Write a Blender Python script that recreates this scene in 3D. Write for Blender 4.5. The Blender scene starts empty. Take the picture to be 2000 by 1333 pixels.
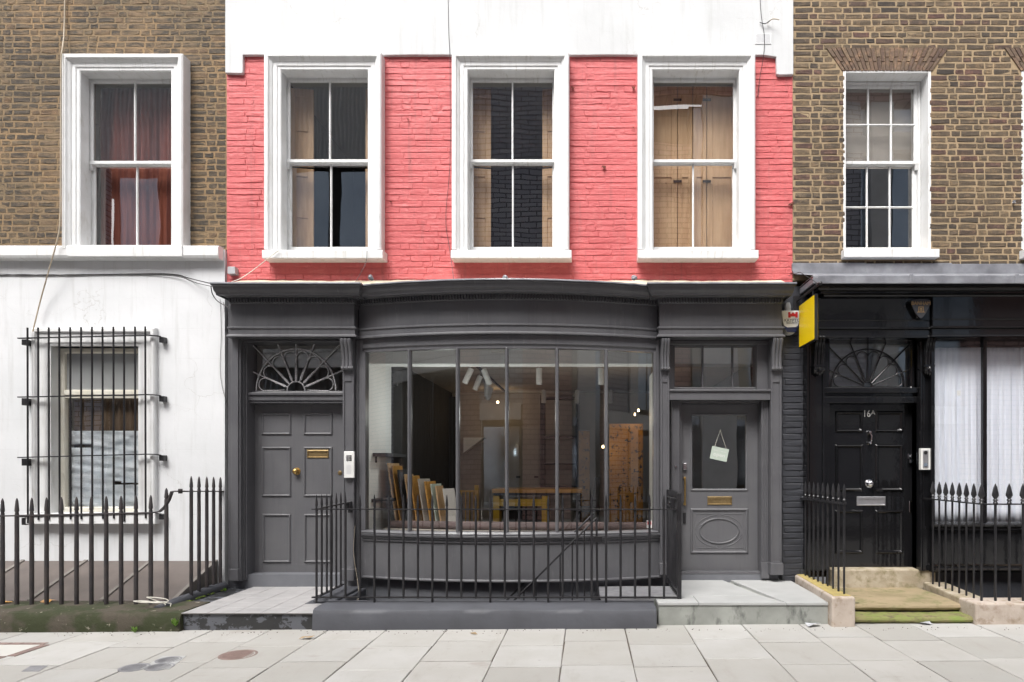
import bpy, bmesh, math, random
from mathutils import Vector, Matrix
rad = math.radians
PI = math.pi
sc = bpy.context.scene
COL = sc.collection

# ---------------------------------------------------------------- camera
# level shift-lens view; camera at the origin of depth (y), facade about 7.8 m away
FPX, VX, VY, EYE = 1275.0, 1146.0, 911.0, 1.6
cam_data = bpy.data.cameras.new('camera')
cam = bpy.data.objects.new('camera', cam_data)
COL.objects.link(cam)
cam.location = (0, 0, EYE)
cam.rotation_euler = (rad(90), 0, 0)
cam_data.sensor_width = 36
cam_data.lens = FPX / 2000 * 36
cam_data.shift_x = (1000 - VX) / 2000
cam_data.shift_y = (VY - 666.5) / 2000
cam_data.clip_end = 500
sc.camera = cam

# ---------------------------------------------------------------- daylight
SUN_EL, SUN_AZ = 55, 203      # azimuth: clockwise from +y; the light comes over the camera
world = bpy.data.worlds.new('World')
sc.world = world
world.use_nodes = True
wn, wl = world.node_tree.nodes, world.node_tree.links
wn.clear()
sky = wn.new('ShaderNodeTexSky')
sky.sky_type = 'NISHITA'
sky.sun_disc = False
sky.sun_elevation = rad(SUN_EL)
sky.sun_rotation = rad(SUN_AZ)
sky.dust_density = 8
sky.air_density = 0.8
hsv = wn.new('ShaderNodeHueSaturation')
hsv.inputs['Saturation'].default_value = 0.22
bg = wn.new('ShaderNodeBackground')
bg.inputs['Strength'].default_value = 0.15
wo = wn.new('ShaderNodeOutputWorld')
wl.new(sky.outputs[0], hsv.inputs['Color'])
wl.new(hsv.outputs[0], bg.inputs['Color'])
wl.new(bg.outputs[0], wo.inputs['Surface'])
sun_data = bpy.data.lights.new('sun', 'SUN')
sun_data.energy = 0.85
sun_data.angle = rad(20)
sun_data.color = (1.0, 0.97, 0.93)
sun = bpy.data.objects.new('sun', sun_data)
COL.objects.link(sun)
sd = Vector((math.sin(rad(SUN_AZ)) * math.cos(rad(SUN_EL)), math.cos(rad(SUN_AZ)) * math.cos(rad(SUN_EL)), math.sin(rad(SUN_EL))))
sun.rotation_euler = sd.to_track_quat('Z', 'Y').to_euler()
sc.view_settings.view_transform = 'Standard'
sc.view_settings.look = 'None'
sc.view_settings.exposure = 1.03
sc.view_settings.gamma = 1
sc.cycles.max_bounces = 10
sc.cycles.transparent_max_bounces = 16
sc.cycles.sample_clamp_indirect = 6

# ---------------------------------------------------------------- helpers
def X(px, D=7.8): return (px - VX) * D / FPX
def Z(py, D=7.8): return EYE + (VY - py) * D / FPX
def srgb(r, g, b):
    f = lambda c: (c / 255 / 12.92) if c / 255 <= 0.04045 else ((c / 255 + 0.055) / 1.055) ** 2.4
    return (f(r), f(g), f(b))

OFF = {}
def thing(name, label, cat, loc=(0, 0, 0), group=None):
    o = bpy.data.objects.new(name, None)
    o.empty_display_size = 0.1
    COL.objects.link(o)
    o.location = loc
    o['label'] = label
    o['category'] = cat
    if group: o['group'] = group
    OFF[o.name] = Vector(loc)
    return o
def tag(o, label=None, cat=None, group=None, kind=None):
    if label: o['label'] = label
    if cat: o['category'] = cat
    if group: o['group'] = group
    if kind: o['kind'] = kind
    return o
def copy_tree(o, parent=None):
    c = o.copy(); COL.objects.link(c)
    if parent: c.parent = parent
    for ch in o.children: copy_tree(ch, c)
    return c

class MB:
    def __init__(s): s.v = []; s.f = []
    def add(s, vs, fs):
        n = len(s.v); s.v += [tuple(v) for v in vs]; s.f += [tuple(i + n for i in f) for f in fs]; return s
    def box(s, x0, x1, y0, y1, z0, z1):
        return s.add([(x0,y0,z0),(x1,y0,z0),(x1,y1,z0),(x0,y1,z0),(x0,y0,z1),(x1,y0,z1),(x1,y1,z1),(x0,y1,z1)],
                     [(0,1,2,3),(4,7,6,5),(0,4,5,1),(1,5,6,2),(2,6,7,3),(3,7,4,0)])
    def pbox(s, px0, px1, py0, py1, D, Db):
        """front face measured on the photo at depth D, going back to depth Db"""
        return s.box(X(px0, D), X(px1, D), D, Db, Z(py1, D), Z(py0, D))
    def hexa(s, p):   # 8 points, bottom ring then top ring
        return s.add(p, [(0,1,2,3),(4,7,6,5),(0,4,5,1),(1,5,6,2),(2,6,7,3),(3,7,4,0)])
    def quad(s, a, b, c, d): return s.add([a,b,c,d], [(0,1,2,3)])
    def sweep(s, prof, path, closed=False, plane='xy'):
        n = len(path); m = len(prof); vs = []
        for i, p in enumerate(path):
            a = path[i-1] if (closed or i > 0) else None
            b = path[(i+1) % n] if (closed or i < n-1) else None
            def nr(p, q):
                d = Vector((q[0]-p[0], q[1]-p[1])).normalized(); return Vector((d.y, -d.x))
            n1 = nr(a, p) if a is not None else None
            n2 = nr(p, b) if b is not None else None
            if n1 is None: nn = n2
            elif n2 is None: nn = n1
            else:
                nn = n1 + n2; nn = nn / max(0.3, nn.dot(n1)) if nn.length > 1e-6 else n1
            for o, c in prof:
                q = Vector(p) + nn * o
                vs.append((q.x, q.y, c) if plane == 'xy' else (q.x, c, q.y))
        fs = []
        for i in range(n if closed else n-1):
            for j in range(m):
                a, b = i*m + j, i*m + (j+1) % m
                c, d = ((i+1) % n)*m + (j+1) % m, ((i+1) % n)*m + j
                fs.append((a, b, c, d))
        if not closed:
            fs.append(tuple(range(m-1, -1, -1))); fs.append(tuple((n-1)*m + j for j in range(m)))
        return s.add(vs, fs)
    def tube(s, pts, r, n=8, closed=False, flat=None):
        pts = [Vector(p) for p in pts]; N = len(pts); vs = []; fs = []
        rs = r if isinstance(r, (list, tuple)) else [r]*N
        up = None
        for i, p in enumerate(pts):
            if closed: t = (pts[(i+1) % N] - pts[i-1])
            else: t = pts[min(i+1, N-1)] - pts[max(i-1, 0)]
            t.normalize()
            if up is None:
                up = Vector((0,0,1)) if abs(t.z) < 0.9 else Vector((0,1,0))
            u = (up - t*up.dot(t)).normalized(); w = t.cross(u); up = u
            for k in range(n):
                a = 2*PI*(k+0.5)/n
                vs.append(p + (u*math.cos(a) + w*math.sin(a))*rs[i])
        for i in range(N if closed else N-1):
            for k in range(n):
                a, b = i*n+k, i*n+(k+1) % n
                c, d = ((i+1) % N)*n+(k+1) % n, ((i+1) % N)*n+k
                fs.append((a,b,c,d))
        if not closed:
            fs.append(tuple(range(n-1,-1,-1))); fs.append(tuple((N-1)*n+k for k in range(n)))
        return s.add(vs, fs)
    def lathe(s, prof, c, axis='z', n=16):
        """prof: (radius, height) pairs"""
        vs = []; fs = []
        for r, h in prof:
            for k in range(n):
                a = 2*PI*k/n; u, v = r*math.cos(a), r*math.sin(a)
                if axis == 'z': q = (c[0]+u, c[1]+v, c[2]+h)
                elif axis == 'y': q = (c[0]+u, c[1]+h, c[2]+v)
                else: q = (c[0]+h, c[1]+u, c[2]+v)
                vs.append(q)
        for i in range(len(prof)-1):
            for k in range(n):
                fs.append((i*n+k, i*n+(k+1) % n, (i+1)*n+(k+1) % n, (i+1)*n+k))
        fs.append(tuple(range(n-1,-1,-1))); fs.append(tuple((len(prof)-1)*n+k for k in range(n)))
        return s.add(vs, fs)
    def build(s, name, mat, parent=None, loc=None, bevel=0, smooth=False, seg=2, solid=0, recalc=True):
        off = Vector((0,0,0))
        if parent is not None: off = OFF[parent.name]
        elif loc is not None: off = Vector(loc)
        me = bpy.data.meshes.new(name)
        me.from_pydata([tuple(Vector(v) - off) for v in s.v], [], s.f)
        if recalc:
            bm = bmesh.new(); bm.from_mesh(me)
            bmesh.ops.recalc_face_normals(bm, faces=bm.faces)
            bm.to_mesh(me); bm.free()
        if smooth:
            for p in me.polygons: p.use_smooth = True
            try: me.set_sharp_from_angle(angle=rad(38))
            except Exception: pass
        me.materials.append(mat)
        o = bpy.data.objects.new(name, me)
        COL.objects.link(o)
        if parent is not None: o.parent = parent
        elif loc is not None: o.location = loc
        OFF[o.name] = off
        if bevel:
            b = o.modifiers.new('bevel', 'BEVEL'); b.width = bevel; b.segments = seg; b.limit_method = 'ANGLE'; b.angle_limit = rad(35)
        if solid:
            b = o.modifiers.new('solidify', 'SOLIDIFY'); b.thickness = solid; b.offset = 0
        return o
def box_part(name, mat, parent, *a, **k):
    return MB().box(*a).build(name, mat, parent, **k)
def text_part(name, body, x, y, z, size, mat, parent, rot=None, extrude=0.0008, sx=1, loc=None):
    cu = bpy.data.curves.new(name, 'FONT'); cu.body = body; cu.size = size; cu.extrude = extrude
    cu.align_x = 'CENTER'; cu.align_y = 'CENTER'; cu.resolution_u = 3
    t = bpy.data.objects.new(name, cu); COL.objects.link(t)
    me = bpy.data.meshes.new_from_object(t, depsgraph=bpy.context.evaluated_depsgraph_get())
    bpy.data.objects.remove(t)
    M = Matrix.Translation((x, y, z)) @ (rot if rot else Matrix.Rotation(rad(90), 4, 'X')) @ Matrix.Diagonal((sx, 1, 1, 1))
    off = OFF[parent.name] if parent else Vector((0,0,0))
    for v in me.vertices: v.co = (M @ v.co) - off
    me.materials.clear(); me.materials.append(mat); me.name = name
    o = bpy.data.objects.new(name, me); COL.objects.link(o); o.parent = parent
    OFF[o.name] = off
    return o

# ---------------------------------------------------------------- materials
def new_mat(name):
    m = bpy.data.materials.new(name); m.use_nodes = True
    nt = m.node_tree; nt.nodes.clear()
    out = nt.nodes.new('ShaderNodeOutputMaterial')
    return m, nt, out
class NT:
    def __init__(s, nt): s.nt = nt
    def n(s, t, **k):
        x = s.nt.nodes.new(t)
        for a, b in k.items(): setattr(x, a, b)
        return x
    def l(s, a, b): s.nt.links.new(a, b)
    def pos(s, scale=(1,1,1)):
        g = s.n('ShaderNodeNewGeometry'); mp = s.n('ShaderNodeMapping'); mp.inputs['Scale'].default_value = scale
        s.l(g.outputs['Position'], mp.inputs['Vector']); return mp.outputs[0]
    def noise(s, vec, scale, detail=4, rough=0.55, dist=0):
        x = s.n('ShaderNodeTexNoise'); x.inputs['Scale'].default_value = scale; x.inputs['Detail'].default_value = detail
        x.inputs['Roughness'].default_value = rough; x.inputs['Distortion'].default_value = dist
        s.l(vec, x.inputs['Vector']); return x.outputs['Fac']
    def ramp(s, fac, a, b, ca=(0,0,0), cb=(1,1,1)):
        r = s.n('ShaderNodeValToRGB'); e = r.color_ramp.elements
        e[0].position = a; e[0].color = (*ca, 1); e[1].position = b; e[1].color = (*cb, 1)
        s.l(fac, r.inputs[0]); return r.outputs[0]
    def mix(s, fac, a, b, mode='MIX'):
        x = s.n('ShaderNodeMix', data_type='RGBA', blend_type=mode)
        for sock, v in ((x.inputs[0], fac), (x.inputs[6], a), (x.inputs[7], b)):
            if isinstance(v, (int, float)): sock.default_value = v
            elif isinstance(v, tuple): sock.default_value = (*v, 1)
            else: s.l(v, sock)
        return x.outputs[2]
    def math(s, op, a, b=0.0, clamp=False):
        x = s.n('ShaderNodeMath', operation=op); x.use_clamp = clamp
        for sock, v in ((x.inputs[0], a), (x.inputs[1], b)):
            if isinstance(v, (int, float)): sock.default_value = v
            else: s.l(v, sock)
        return x.outputs[0]
    def bump(s, h, strength, dist=0.01):
        b = s.n('ShaderNodeBump'); b.inputs['Strength'].default_value = strength; b.inputs['Distance'].default_value = dist
        s.l(h, b.inputs['Height']); return b.outputs[0]
    def bsdf(s, out, color, rough, metal=0, normal=None, **kw):
        p = s.n('ShaderNodeBsdfPrincipled')
        for sock, v in ((p.inputs['Base Color'], color), (p.inputs['Roughness'], rough), (p.inputs['Metallic'], metal)):
            if isinstance(v, (int, float)): sock.default_value = v
            elif isinstance(v, tuple): sock.default_value = (*v, 1)
            else: s.l(v, sock)
        if normal is not None: s.l(normal, p.inputs['Normal'])
        for k, v in kw.items(): p.inputs[k].default_value = v
        s.l(p.outputs[0], out.inputs['Surface']); return p

def surf(name, c1, c2=None, rough=0.5, metal=0, scale=3.0, lo=0.35, hi=0.7, detail=5, stretch=(1,1,1), bump=0.15, bscale=60, bdist=0.003, c3=None, s3=20, lo3=0.6, hi3=0.75, rvar=0.0, st3=(1,1,1), streak=None, **kw):
    m, nt, out = new_mat(name); N = NT(nt)
    if c2 is None: c2 = tuple(c*0.82 for c in c1)
    f = N.ramp(N.noise(N.pos(stretch), scale, detail), lo, hi)
    col = N.mix(f, c1, c2)
    if c3 is not None:
        f3 = N.ramp(N.noise(N.pos(st3), s3, 6, 0.65), lo3, hi3)
        col = N.mix(f3, col, c3)
    if streak is not None:      # rain-borne dirt runs
        fs = N.math('MULTIPLY', N.ramp(N.noise(N.pos((7,1,.45)), 2.2, 6, .7), .52, .80), streak[1])
        col = N.mix(fs, col, streak[0])
    r = rough
    if rvar:
        r = N.math('ADD', N.math('MULTIPLY', N.noise(N.pos(), scale*2.3, 4), rvar), rough - rvar/2)
    nrm = N.bump(N.noise(N.pos(), bscale, 4), bump, bdist) if bump else None
    N.bsdf(out, col, r, metal, nrm, **kw)
    return m

def brick_mat(name, cols, smear, smear_lo, smear_hi, rough=0.85, sm_scale=9, bump=0.5):
    """colour picked per brick (mesh island), surface grain, mortar smeared over the faces"""
    m, nt, out = new_mat(name); N = NT(nt)
    g = N.n('ShaderNodeNewGeometry')
    r = N.n('ShaderNodeValToRGB'); r.color_ramp.interpolation = 'LINEAR'
    e = r.color_ramp.elements
    e[0].position = 0; e[0].color = (*cols[0], 1); e[1].position = 1; e[1].color = (*cols[-1], 1)
    for i, c in enumerate(cols[1:-1]):
        x = e.new((i+1)/(len(cols)-1)); x.color = (*c, 1)
    N.l(g.outputs['Random Per Island'], r.inputs[0])
    grain = N.noise(N.pos(), 45, 6, 0.7)
    col = N.mix(N.ramp(grain, 0.3, 0.75), r.outputs[0], N.mix(1.0, r.outputs[0], (0.5,0.47,0.45), 'MULTIPLY'))
    col = N.mix(N.math('MULTIPLY', N.ramp(N.noise(N.pos(), 17, 5, 0.7), 0.5, 0.72), 0.75), col, N.mix(1.0, r.outputs[0], (2.1,1.9,1.6), 'MULTIPLY'))
    big = N.noise(N.pos(), 1.1, 4)
    sm = N.noise(N.pos((1,1,2.2)), sm_scale, 7, 0.7)
    f = N.ramp(N.math('ADD', sm, N.math('MULTIPLY', N.math('SUBTRACT', big, 0.5), 0.55)), smear_lo, smear_hi)
    col = N.mix(f, col, smear)
    h = N.math('ADD', grain, N.math('MULTIPLY', sm, 1.5))
    N.bsdf(out, col, rough, 0, N.bump(h, bump, 0.006))
    return m

def glass_mat(name, refl=1.9, wav=0.02, tint=(1,1,1), haze=None):
    m, nt, out = new_mat(name); N = NT(nt)
    fr = N.n('ShaderNodeFresnel'); gb = N.n('ShaderNodeNewGeometry')
    N.l(N.math('ADD', N.math('MULTIPLY', gb.outputs['Backfacing'], 1/1.52-1.52), 1.52), fr.inputs['IOR'])   # same reflectance from both sides of the sheet
    fac = N.math('MULTIPLY', fr.outputs[0], refl, clamp=True)
    b = N.bump(N.noise(N.pos(), 1.6, 1), wav, 0.1)
    gl = N.n('ShaderNodeBsdfGlossy'); gl.inputs['Roughness'].default_value = 0.0; N.l(b, gl.inputs['Normal'])
    tr = N.n('ShaderNodeBsdfTransparent'); tr.inputs['Color'].default_value = (*tint, 1)
    base = tr.outputs[0]
    if haze:
        df = N.n('ShaderNodeBsdfDiffuse'); df.inputs['Color'].default_value = (0.6,0.62,0.62,1)
        mx = N.n('ShaderNodeMixShader'); mx.inputs[0].default_value = haze
        N.l(base, mx.inputs[1]); N.l(df.outputs[0], mx.inputs[2]); base = mx.outputs[0]
    mx = N.n('ShaderNodeMixShader'); N.l(fac, mx.inputs[0]); N.l(base, mx.inputs[1]); N.l(gl.outputs[0], mx.inputs[2])
    N.l(mx.outputs[0], out.inputs['Surface'])
    return m
def emit_mat(name, c, s):
    m, nt, out = new_mat(name); N = NT(nt)
    e = N.n('ShaderNodeEmission'); e.inputs[0].default_value = (*c, 1); e.inputs[1].default_value = s
    N.l(e.outputs[0], out.inputs['Surface']); return m

M = {}
M['grey'] = surf('grey_gloss_paint', (0.105,0.105,0.112), (0.086,0.086,0.094), rough=0.33, bump=0.22, bscale=30, rvar=0.2, scale=3, c3=(0.17,0.17,0.175), s3=9, lo3=0.60, hi3=0.85, st3=(3,1,0.6), streak=((0.05,0.05,0.052),.5))
M['greydoor'] = surf('grey_door_paint', (0.115,0.115,0.121), (0.098,0.098,0.106), rough=0.38, bump=0.2, bscale=35, rvar=0.2, scale=3, c3=(0.17,0.17,0.175), s3=7, lo3=0.62, hi3=0.9, st3=(3,1,0.5), streak=((0.06,0.06,0.062),.45))
M['black'] = surf('black_gloss_paint', (0.007,0.007,0.008), (0.009,0.009,0.010), rough=0.06, bump=0.12, bscale=9, bdist=0.006, scale=3, **{'Specular IOR Level':0.5,'Coat Weight':0.0,'Coat Roughness':0.04})
M['iron'] = surf('black_iron_paint', (0.012,0.012,0.014), (0.025,0.024,0.026), rough=0.32, bump=0.5, bscale=70, bdist=0.002, scale=8)
M['oldiron'] = surf('weathered_iron', (0.030,0.028,0.032), (0.055,0.045,0.042), rough=0.5, bump=0.7, bscale=55, bdist=0.004, scale=9, c3=(0.10,0.06,0.045), s3=25, lo3=0.64, hi3=0.74)
M['render'] = surf('white_render', (0.80,0.81,0.82), (0.72,0.735,0.745), rough=0.75, scale=1.1, bump=0.35, bscale=9, bdist=0.006, c3=(0.60,0.60,0.58), s3=2.4, lo3=0.62, hi3=0.85, st3=(1.5,1,0.35))
M['renderup'] = surf('white_upper_render', (0.83,0.84,0.85), (0.77,0.78,0.79), rough=0.75, scale=1.3, bump=0.35, bscale=7, bdist=0.008, c3=(0.62,0.62,0.59), s3=3, lo3=0.64, hi3=0.85, st3=(1.2,1,0.5))
M['white'] = surf('white_joinery_paint', (0.72,0.73,0.735), (0.64,0.645,0.64), rough=0.42, scale=4, bump=0.12, bscale=30, c3=(0.44,0.43,0.39), s3=7, lo3=0.56, hi3=0.8, st3=(3.5,1,0.4), streak=((0.42,0.42,0.40),.35))
M['cream'] = surf('aged_cream_paint', (0.70,0.68,0.60), (0.60,0.57,0.48), rough=0.5, scale=5, bump=0.2, c3=(0.38,0.31,0.22), s3=8, lo3=0.62, hi3=0.78, st3=(1.5,1,1))
M['red'] = surf('salmon_masonry_paint', (0.575,0.122,0.124), (0.48,0.092,0.096), rough=0.6, scale=2.6, lo=0.3, hi=0.8, bump=0.75, bscale=24, bdist=0.010, c3=(0.66,0.21,0.205), s3=9, lo3=0.52, hi3=0.9, st3=(1,1,2), streak=((0.26,0.09,0.085),.55))
M['mortar_left'] = surf('sooty_tan_mortar', (0.27,0.18,0.095), (0.15,0.115,0.07), rough=0.9, scale=1.6, bump=0.8, bscale=40, bdist=0.01, c3=(0.13,0.10,0.07), s3=9, lo3=0.55, hi3=0.8)
M['mortar_right'] = surf('buff_mortar', (0.34,0.25,0.15), (0.25,0.19,0.115), rough=0.9, scale=3, bump=0.6, bscale=50, bdist=0.006)
M['brick_left'] = brick_mat('sooty_stock_brick', [(0.040,0.034,0.028),(0.075,0.06,0.042),(0.055,0.045,0.036),(0.10,0.078,0.05),(0.13,0.085,0.05)], (0.22,0.15,0.085), 0.46, 0.76)
M['brick_right'] = brick_mat('brown_stock_brick', [(0.045,0.036,0.03),(0.115,0.085,0.055),(0.062,0.05,0.038),(0.15,0.11,0.068),(0.075,0.056,0.04),(0.10,0.055,0.045)], (0.27,0.20,0.12), 0.56, 0.82)
M['brick_arch'] = brick_mat('rubbed_arch_brick', [(0.10,0.065,0.05),(0.17,0.11,0.075),(0.13,0.09,0.065),(0.20,0.14,0.09)], (0.27,0.20,0.13), 0.6, 0.8)
M['brick_dark'] = surf('dark_grey_painted_brick', (0.042,0.044,0.052), (0.03,0.032,0.038), rough=0.45, scale=5, bump=0.5, bscale=40, bdist=0.006)
M['lead'] = surf('lead_sheet', (0.33,0.34,0.37), (0.19,0.195,0.215), rough=0.42, metal=0.45, scale=5, bump=0.4, bscale=9, bdist=0.01, c3=(0.42,0.43,0.45), s3=6, lo3=0.6, hi3=0.75)
M['brass'] = surf('brass', (0.55,0.36,0.13), (0.42,0.27,0.09), rough=0.3, metal=0.9, scale=20, bump=0)
M['oldbrass'] = surf('dull_brass', (0.33,0.24,0.12), (0.24,0.17,0.08), rough=0.42, metal=0.8, scale=20, bump=0)
M['chrome'] = surf('chrome', (0.75,0.75,0.77), (0.6,0.6,0.62), rough=0.14, metal=1, scale=20, bump=0)
M['steel'] = surf('brushed_steel', (0.5,0.5,0.52), (0.42,0.42,0.44), rough=0.35, metal=0.8, scale=20, bump=0)
M['areawall'] = surf('area_wall_paint', (0.15,0.155,0.17), (0.10,0.105,0.118), rough=0.6, scale=2, bump=0.4, bscale=14, bdist=0.008)
M['dark'] = surf('dark_infill', (0.012,0.012,0.013), rough=0.6, bump=0)
M['glass'] = glass_mat('window_glass', 5.2, 0.016)
M['shopglass'] = glass_mat('shop_glass', 4.0, 0.006)
M['haltglass'] = glass_mat('curtained_shop_glass', 2.4, 0.01)
M['glasshazy'] = glass_mat('dusty_glass', 1.8, 0.02, haze=0.5)
M['pine'] = surf('pine_board', (0.62,0.42,0.24), (0.50,0.31,0.16), rough=0.5, scale=6, stretch=(4,4,0.4), bump=0.1, c3=(0.25,0.12,0.05), s3=14, lo3=0.70, hi3=0.76)
M['curtain_red'] = surf('rust_curtain', (0.24,0.07,0.04), (0.13,0.035,0.028), rough=0.9, scale=5, stretch=(3,1,0.2), bump=0.1)
M['curtain_grey'] = surf('purple_brown_curtain', (0.24,0.075,0.06), (0.10,0.045,0.05), rough=0.9, scale=5, stretch=(3,1,0.2), bump=0.1)
M['curtain_white'] = surf('white_voile', (0.74,0.77,0.83), (0.68,0.71,0.78), rough=0.9, scale=5, stretch=(3,1,0.2), bump=0.1)
M['curtain_brown'] = surf('brown_hessian', (0.17,0.115,0.07), (0.08,0.055,0.035), rough=0.9, scale=6, stretch=(3,1,0.2), bump=0.1)
M['paper'] = surf('crumpled_white_sheet', (0.82,0.87,0.90), (0.62,0.69,0.74), rough=0.5, scale=7, stretch=(0.6,1,2.5), bump=1.0, bscale=11, bdist=0.03)
M['roomwall'] = surf('room_plaster', (0.55,0.53,0.50), (0.50,0.48,0.45), rough=0.8, bump=0)
M['roomwhite'] = surf('room_white_paint', (0.86,0.88,0.865), (0.83,0.85,0.835), rough=0.7, bump=0)
M['roomtaupe'] = surf('room_taupe', (0.42,0.38,0.33), (0.36,0.33,0.29), rough=0.8, bump=0)
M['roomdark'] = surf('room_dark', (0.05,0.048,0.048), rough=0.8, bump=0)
M['floorwood'] = surf('room_floor', (0.12,0.08,0.055), (0.07,0.05,0.035), rough=0.4, bump=0, scale=4, stretch=(5,0.5,1))
M['yellow'] = surf('yellow_paint', (0.88,0.62,0.006), (0.84,0.58,0.005), rough=0.35, bump=0)
M['desk'] = surf('mustard_lacquer', (0.62,0.38,0.02), (0.52,0.3,0.015), rough=0.4, bump=0)
M['deskwood'] = surf('golden_wood', (0.55,0.29,0.07), (0.38,0.18,0.04), rough=0.4, bump=0, scale=8, stretch=(0.4,3,3))
M['gold'] = surf('gold_speckled_panel', (0.40,0.185,0.02), (0.28,0.115,0.012), rough=0.4, bump=0, c3=(0.03,0.015,0.006), s3=17, lo3=0.56, hi3=0.6)
M['fabric'] = surf('dark_fabric', (0.05,0.05,0.055), rough=0.9, bump=0.2)
M['carpet'] = surf('dusty_pink_carpet', (0.15,0.105,0.10), (0.10,0.075,0.072), rough=0.95, bump=0.3)
M['plastic'] = surf('white_plastic', (0.72,0.72,0.70), rough=0.3, bump=0)
M['greyplastic'] = surf('grey_plastic', (0.45,0.46,0.48), rough=0.4, bump=0)
M['navy'] = surf('navy_print', (0.01,0.02,0.07), rough=0.3, bump=0)
M['redprint'] = surf('red_print', (0.55,0.02,0.03), rough=0.3, bump=0)
M['goldprint'] = surf('gold_print', (0.42,0.27,0.12), rough=0.35, metal=0.3, bump=0)
M['cable_tan'] = surf('tan_cable', (0.42,0.36,0.28), (0.34,0.28,0.2), rough=0.5, bump=0)
M['cable_black'] = surf('black_cable', (0.02,0.02,0.022), rough=0.5, bump=0)
M['cable_white'] = surf('white_cable', (0.68,0.66,0.58), rough=0.5, bump=0)
M['rust'] = surf('rusty_iron', (0.20,0.05,0.03), (0.10,0.03,0.02), rough=0.8, bump=0.5)
M['slab'] = surf('york_stone_slab', (0.52,0.51,0.48), (0.44,0.435,0.41), rough=0.75, scale=1.6, bump=0.35, bscale=80, bdist=0.002, c3=(0.24,0.215,0.185), s3=3.2, lo3=0.62, hi3=0.74)
M['joint'] = surf('paving_joint', (0.10,0.08,0.06), (0.06,0.05,0.04), rough=0.95, bump=0.5)
M['road'] = surf('asphalt', (0.05,0.05,0.052), (0.04,0.04,0.042), rough=0.85, bump=0.6, bscale=150)
M['kerb'] = surf('grey_painted_kerb', (0.072,0.075,0.087), (0.055,0.057,0.066), rough=0.6, scale=3, bump=0.35, bscale=16, bdist=0.008, c3=(0.02,0.02,0.022), s3=5, lo3=0.70, hi3=0.74)
M['blotchy'] = surf('peeling_grey_riser', (0.024,0.025,0.027), (0.03,0.03,0.03), rough=0.45, scale=3, bump=0.6, bscale=10, bdist=0.012, c3=(0.10,0.105,0.12), s3=5.2, lo3=0.52, hi3=0.535, st3=(1,1,1.3))
M['moss'] = surf('mossy_kerb_stone', (0.060,0.050,0.036), (0.026,0.032,0.010), rough=0.9, scale=4.5, lo=0.42, hi=0.56, bump=0.8, bscale=30, bdist=0.01, c3=(0.26,0.24,0.19), s3=14, lo3=0.63, hi3=0.7)
M['mosstop'] = surf('mossy_kerb_top', (0.22,0.19,0.13), (0.10,0.10,0.05), rough=0.9, scale=5, bump=0.8, bscale=30, bdist=0.008)
M['tile'] = surf('grey_quarry_tile', (0.36,0.35,0.35), (0.29,0.285,0.285), rough=0.6, scale=5, bump=0.15)
M['grout'] = surf('tile_grout', (0.10,0.095,0.09), rough=0.9, bump=0.2)
M['concrete'] = surf('stained_concrete', (0.32,0.33,0.305), (0.22,0.23,0.21), rough=0.7, scale=4, bump=0.3, bscale=50, c3=(0.05,0.055,0.05), s3=3.2, lo3=0.53, hi3=0.70, st3=(2.2,1,0.9))
M['concretetop'] = surf('smooth_concrete_slab', (0.40,0.405,0.40), (0.34,0.345,0.34), rough=0.6, scale=3, bump=0.15)
M['sandstone'] = surf('sandstone', (0.43,0.375,0.29), (0.30,0.25,0.175), rough=0.85, scale=5, bump=0.6, bscale=35, bdist=0.005, c3=(0.20,0.17,0.09), s3=7, lo3=0.50, hi3=0.68)
M['pinkstone'] = surf('pinkish_painted_stone', (0.47,0.405,0.35), (0.37,0.31,0.255), rough=0.85, scale=6, bump=0.6, bscale=30, bdist=0.005, c3=(0.24,0.18,0.12), s3=10, lo3=0.52, hi3=0.70)
M['yellowstone'] = surf('lichen_yellow_stone', (0.42,0.32,0.11), (0.26,0.22,0.09), rough=0.9, scale=7, bump=0.6, bscale=35, bdist=0.005)
M['landing'] = surf('brown_landing_slab', (0.30,0.235,0.145), (0.20,0.165,0.09), rough=0.8, scale=3, bump=0.5, bscale=30, c3=(0.13,0.14,0.05), s3=5, lo3=0.50, hi3=0.70)
M['greenstep'] = surf('algae_green_step', (0.21,0.18,0.085), (0.15,0.20,0.04), rough=0.85, scale=7, bump=0.6, bscale=30, c3=(0.11,0.09,0.05), s3=11, lo3=0.5, hi3=0.66)
M['coverboard'] = surf('brown_grey_cover', (0.115,0.095,0.085), (0.085,0.07,0.063), rough=0.55, scale=4, bump=0.2, c3=(0.27,0.25,0.23), s3=22, lo3=0.72, hi3=0.76)
M['coverbatten'] = surf('grey_batten', (0.17,0.155,0.14), rough=0.7, bump=0.2)
M['castiron'] = surf('cast_iron_cover', (0.30,0.30,0.315), (0.20,0.20,0.21), rough=0.55, metal=0.3, bump=0.6, bscale=90, scale=12)
M['brownplate'] = surf('brown_iron_cover', (0.25,0.175,0.155), (0.17,0.125,0.11), rough=0.7, bump=0.8, bscale=120, scale=10)
M['leaf'] = surf('fresh_leaf', (0.12,0.24,0.02), (0.08,0.16,0.015), rough=0.6, bump=0)
M['dryleaf'] = surf('dry_leaf', (0.42,0.33,0.2), (0.28,0.17,0.08), rough=0.7, bump=0)
M['mossgreen'] = surf('moss', (0.11,0.16,0.02), (0.05,0.08,0.01), rough=0.95, bump=1.0, bscale=80)
M['mortarcream'] = surf('cream_mortar_fillet', (0.55,0.49,0.38), (0.42,0.36,0.27), rough=0.9, scale=6, bump=0.6, bscale=30)
M['louvre'] = surf('dark_louvre_metal', (0.045,0.05,0.055), rough=0.5, bump=0)
M['corrugated'] = surf('corrugated_metal', (0.72,0.73,0.74), (0.6,0.61,0.62), rough=0.35, metal=0.2, bump=0)
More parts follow.
